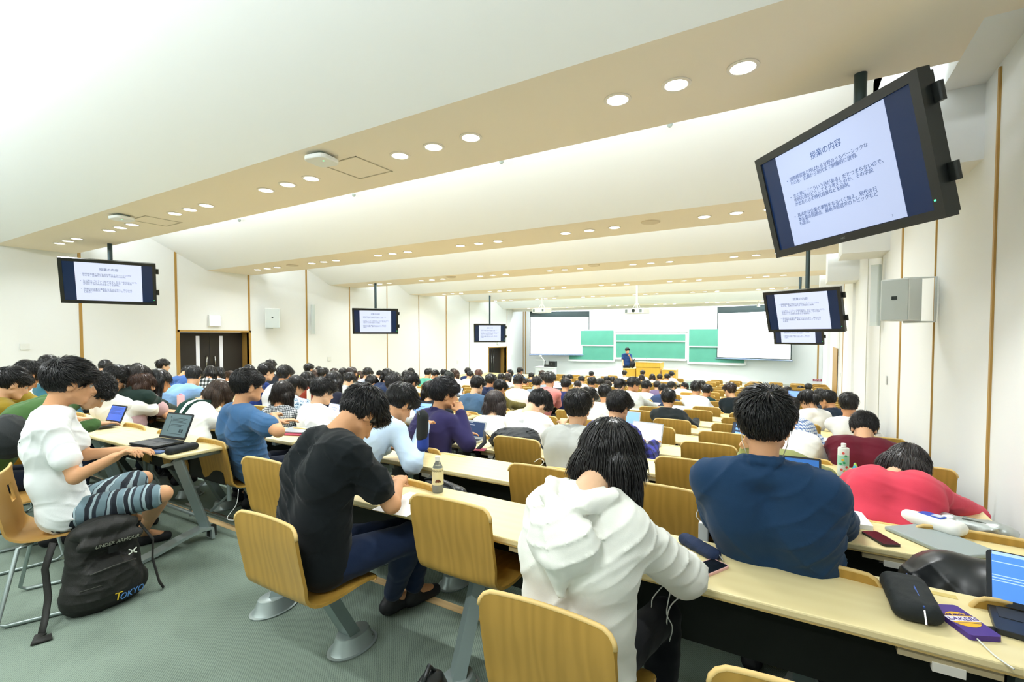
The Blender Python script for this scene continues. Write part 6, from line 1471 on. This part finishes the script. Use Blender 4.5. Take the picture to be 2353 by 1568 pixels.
# handbag and satchel on the second desk
t = empty('handbag', (-1.84, 2.32, .44), R(-12), 'glossy black handbag with a riveted handle on the second desk row', 'handbag')
F = Field(.007); F.cap((-.16, 0, .06), (.16, 0, .06), .055, .055, .03).cap((-.14, 0, .17), (.12, 0, .16), .05, .045, .04); bagmesh('bag_body', F, None, 0, LEA, t, .003, 6)
M = MB(); M.tube([(-.17, -.03, .20), (-.05, -.04, .235), (.10, -.04, .215), (.19, -.04, .11)], .013, 8, sq=(1, .6)); M.tube([(-.02, .05, .13), (.12, .13, .12), (.22, .10, .115), (.20, .02, .12), (.08, .0, .13)], .008, 6, sq=(1, 1.6)); M.build('handle', LEA, t, smooth=True)
M = MB(); 
for q in ((.185, -.05, .085), (.175, -.05, .065)): M.lathe([(.006, 0), (.004, .004)], n=8, M=Matrix.Translation(q) @ Matrix.Rotation(PI / 2, 4, 'X'))
M.build('rivet', CHROME, t)
p = pt(968, 1100, 2.85); t = empty('satchel', (-2.06, 2.22, .55), R(-10), 'dark zipped satchel leaning left of the coffee bottle', 'bag'); F = Field(.007); F.cap((-.11, 0, .05), (.13, 0, .04), .045, .045, .03); bagmesh('bag_body', F, None, 0, LEA, t, .004, 9)
M = MB(); M.tube([(-.12, -.03, .085), (0, -.035, .095), (.12, -.03, .08)], .004, 6); M.build('zipper', CHROME, t, smooth=True)
# bottle holder hanging behind the purple-navy top
p = pt(972, 1040, 2.95); t = empty('bottle_holder', tuple(p), R(-20), 'blue and black insulated bottle holder standing behind the purple-navy top', 'bottle holder')
F = Field(.006); F.cap((0, 0, .04), (0, 0, .20), .036, .034, .02); V, Q = F.mesh(); link_mesh('sleeve', V, Q, mat('holder_blue', '#1f3f9c', rough=.6), t)
F = Field(.006); F.cap((0, -.004, .10), (0, 0, .22), .037, .036, .02).cap((0, 0, .22), (0, 0, .245), .026, .020, .01); V, Q = F.mesh(); link_mesh('black_cover', V, Q, BLK, t); M = MB(); M.tube([(-.012, -.03, .235), (-.012, -.035, .26), (.012, -.035, .26), (.012, -.03, .235)], .004, 6); M.build('clip', CHROME, t)
# bags behind the nearest desk at the right
t = empty('tote_bag', (.66, 2.27, .42), R(-14), 'big soft black bag resting on the empty seat at the right edge', 'bag'); F = Field(.009)
F.ell((0, 0, .15), (.32, .13, .19), None, .05).ell((-.18, 0, .15), (.12, .12, .18), None, .05).ell((.1, -.05, .20), (.22, .11, .15), None, .05); bagmesh('bag_body', F, None, 0, LEA, t, .010, 12, .8)
M = MB(); M.tube([(-.10, -.06, .22), (.02, -.08, .31), (.2, -.08, .30), (.3, -.06, .2)], .014, 8, sq=(.7, 1.4)); M.build('handle', LEA, t, smooth=True); M = MB(); M.tube([(-.17, -.15, .05), (-.14, -.17, .18), (-.04, -.18, .26), (.12, -.19, .27), (.25, -.17, .24)], .006, 6); M.build('zipper', CHROME, t, smooth=True)
p = ond(2140, 1225, 1); t = empty('tissue_case', (p[0], p[1] + .03, dk(1)), R(-38), 'white and royal blue padded case on the second desk', 'case')
F = Field(.006); F.cap((-.09, 0, .035), (.09, 0, .035), .034, .030, .02).cap((-.09, .05, .035), (.09, .05, .035), .034, .03, .03); V, Q = F.mesh(); link_mesh('body', V, Q, mat('case_white', '#ecebe2', rough=.5), t); bx('blue_panel', (-.05, -.0, .064), (.04, .05, .071), mat('royal_blue', '#2f55b8', rough=.5), t, bevel=.002); bx('word_patch', (.0, .005, .071), (.035, .045, .073), mat('patch_grey', '#c5ccd8'), t)
p = ond(2120, 1245, 1); o = bx('tablet_case', (-.16, -.11, .001), (.16, .11, .02), mat('case_grey', '#9aa4a2', rough=.5), bevel=.006); o.location = (p[0] + .06, p[1] + .02, dk(1)); o.rotation_euler = (0, 0, R(-50)); tag(o, 'flat grey padded case under the white and blue one', 'case')
p = ond(2245, 1235, 1); t = empty('foil_bag', (p[0], p[1] + .04, dk(1)), R(-20), 'crumpled silver printed bag on the second desk at right', 'bag'); F = Field(.006); F.cap((-.10, 0, .035), (.10, .0, .035), .03, .038, .03); F.w = wrinkle(.008, 2, 1.8); V, Q = F.mesh(); link_mesh('body', V, Q, mat('foil_silver', '#b9bdb9', rough=.3, metal=.6), t)
bx('print_lines', (-.04, -.02, .064), (.04, .02, .067), mat('print_grey', '#6c726c'), t)
t = empty('rucksack', (.10, 1.28, .45), R(-8), 'dark rucksack slumped on the seat under the nearest desk, bottom right', 'backpack'); F = Field(.009); F.ell((0, 0, .12), (.24, .15, .14), None, .05).ell((.17, .02, .13), (.15, .13, .13), None, .05); bagmesh('bag_body', F, None, 0, mat('bag_green_black', '#232a28', rough=.7, bump=.2, bscale=300), t, .008, 13, .9)
M = MB(); M.tube([(-.1, -.08, .23), (.05, -.11, .245), (.2, -.10, .23), (.3, -.05, .15)], .016, 8, sq=(.5, 1.5)); M.build('strap', BLK, t, smooth=True)
t = empty('shoulder_bag', (-.97, 1.13, .10), 0, 'black bag with a metal ring hanging left of the hooded student chair', 'bag'); F = Field(.009); F.ell((0, 0, .2), (.06, .10, .2), None, .04); bagmesh('bag_body', F, None, 0, LEA, t, .004, 15); M = MB(); M.tube([(0, -.05, .36), (.02, -.02, .44), (0, .03, .38)], .008, 6); M.build('strap', LEA, t, smooth=True)
p = pt(25, 1010, 3.0); t = empty('rucksack', tuple(p - np.array([.05, 0, .12])), R(-20), 'black bag with a red, white and blue badge at the left edge', 'backpack'); F = Field(.008); F.ell((0, 0, .13), (.16, .10, .14), None, .04); bagmesh('bag_body', F, None, 0, BLK, t, .006, 16)
M = MB(); M.lathe([(.035, 0), (.035, .004)], n=16, M=Matrix.Translation((.03, -.105, .12)) @ Matrix.Rotation(PI / 2, 4, 'X')); M.build('badge', mat('badge_blue', '#2a4fb0'), t); M = MB(); M.lathe([(.022, 0), (.022, .006)], n=16, M=Matrix.Translation((.03, -.108, .12)) @ Matrix.Rotation(PI / 2, 4, 'X')); M.build('badge_centre', mat('badge_red', '#c0303a'), t)
# floor rail under the loose table and small things on the carpet
t = empty('floor_rail', (-3.95, 2.10, 0), 0, 'low metal rail along the wooden step edge beneath the loose table', 'rail'); M = MB(); M.tube([(-.55, 0, .10), (.62, 0, .10)], .012, 8, sq=(1.5, .8)); M.build('bar', CHROME, t); 
for x in (-.5, .6): M = MB(); M.tube([(x, 0, .0), (x, 0, .10)], .010, 6); M.build('post', CHROME, t)
heroes(); crowd()
cnt = sum(1 for o in COL.objects if o.name.startswith('lecture_chair'))
for q in ((0, 4), (1, 1), (1, 5)): place_chair('right', q[0], q[1], True)['label'] = 'plywood chair %s' % {(0, 4): 'at the bottom right holding a dark rucksack', (1, 1): 'holding the glossy black handbag behind the coffee bottle', (1, 5): 'at the right edge holding a big soft black bag'}[q]; TAKEN.add(('right',) + q)
for k in range(NROW):
    for j in range(6):
        if ('right', k, j) not in TAKEN: place_chair('right', k, j, False); cnt += 1
for k in range(1, NROW):
    for j in range(8):
        if ('middle', k, j) not in TAKEN and cnt < 296 and (k > 8 or j < 5): place_chair('middle', k, j, False); cnt += 1
print('chairs', cnt, 'script', time.time() - T0)
bake_texts()
print('end', time.time() - T0)
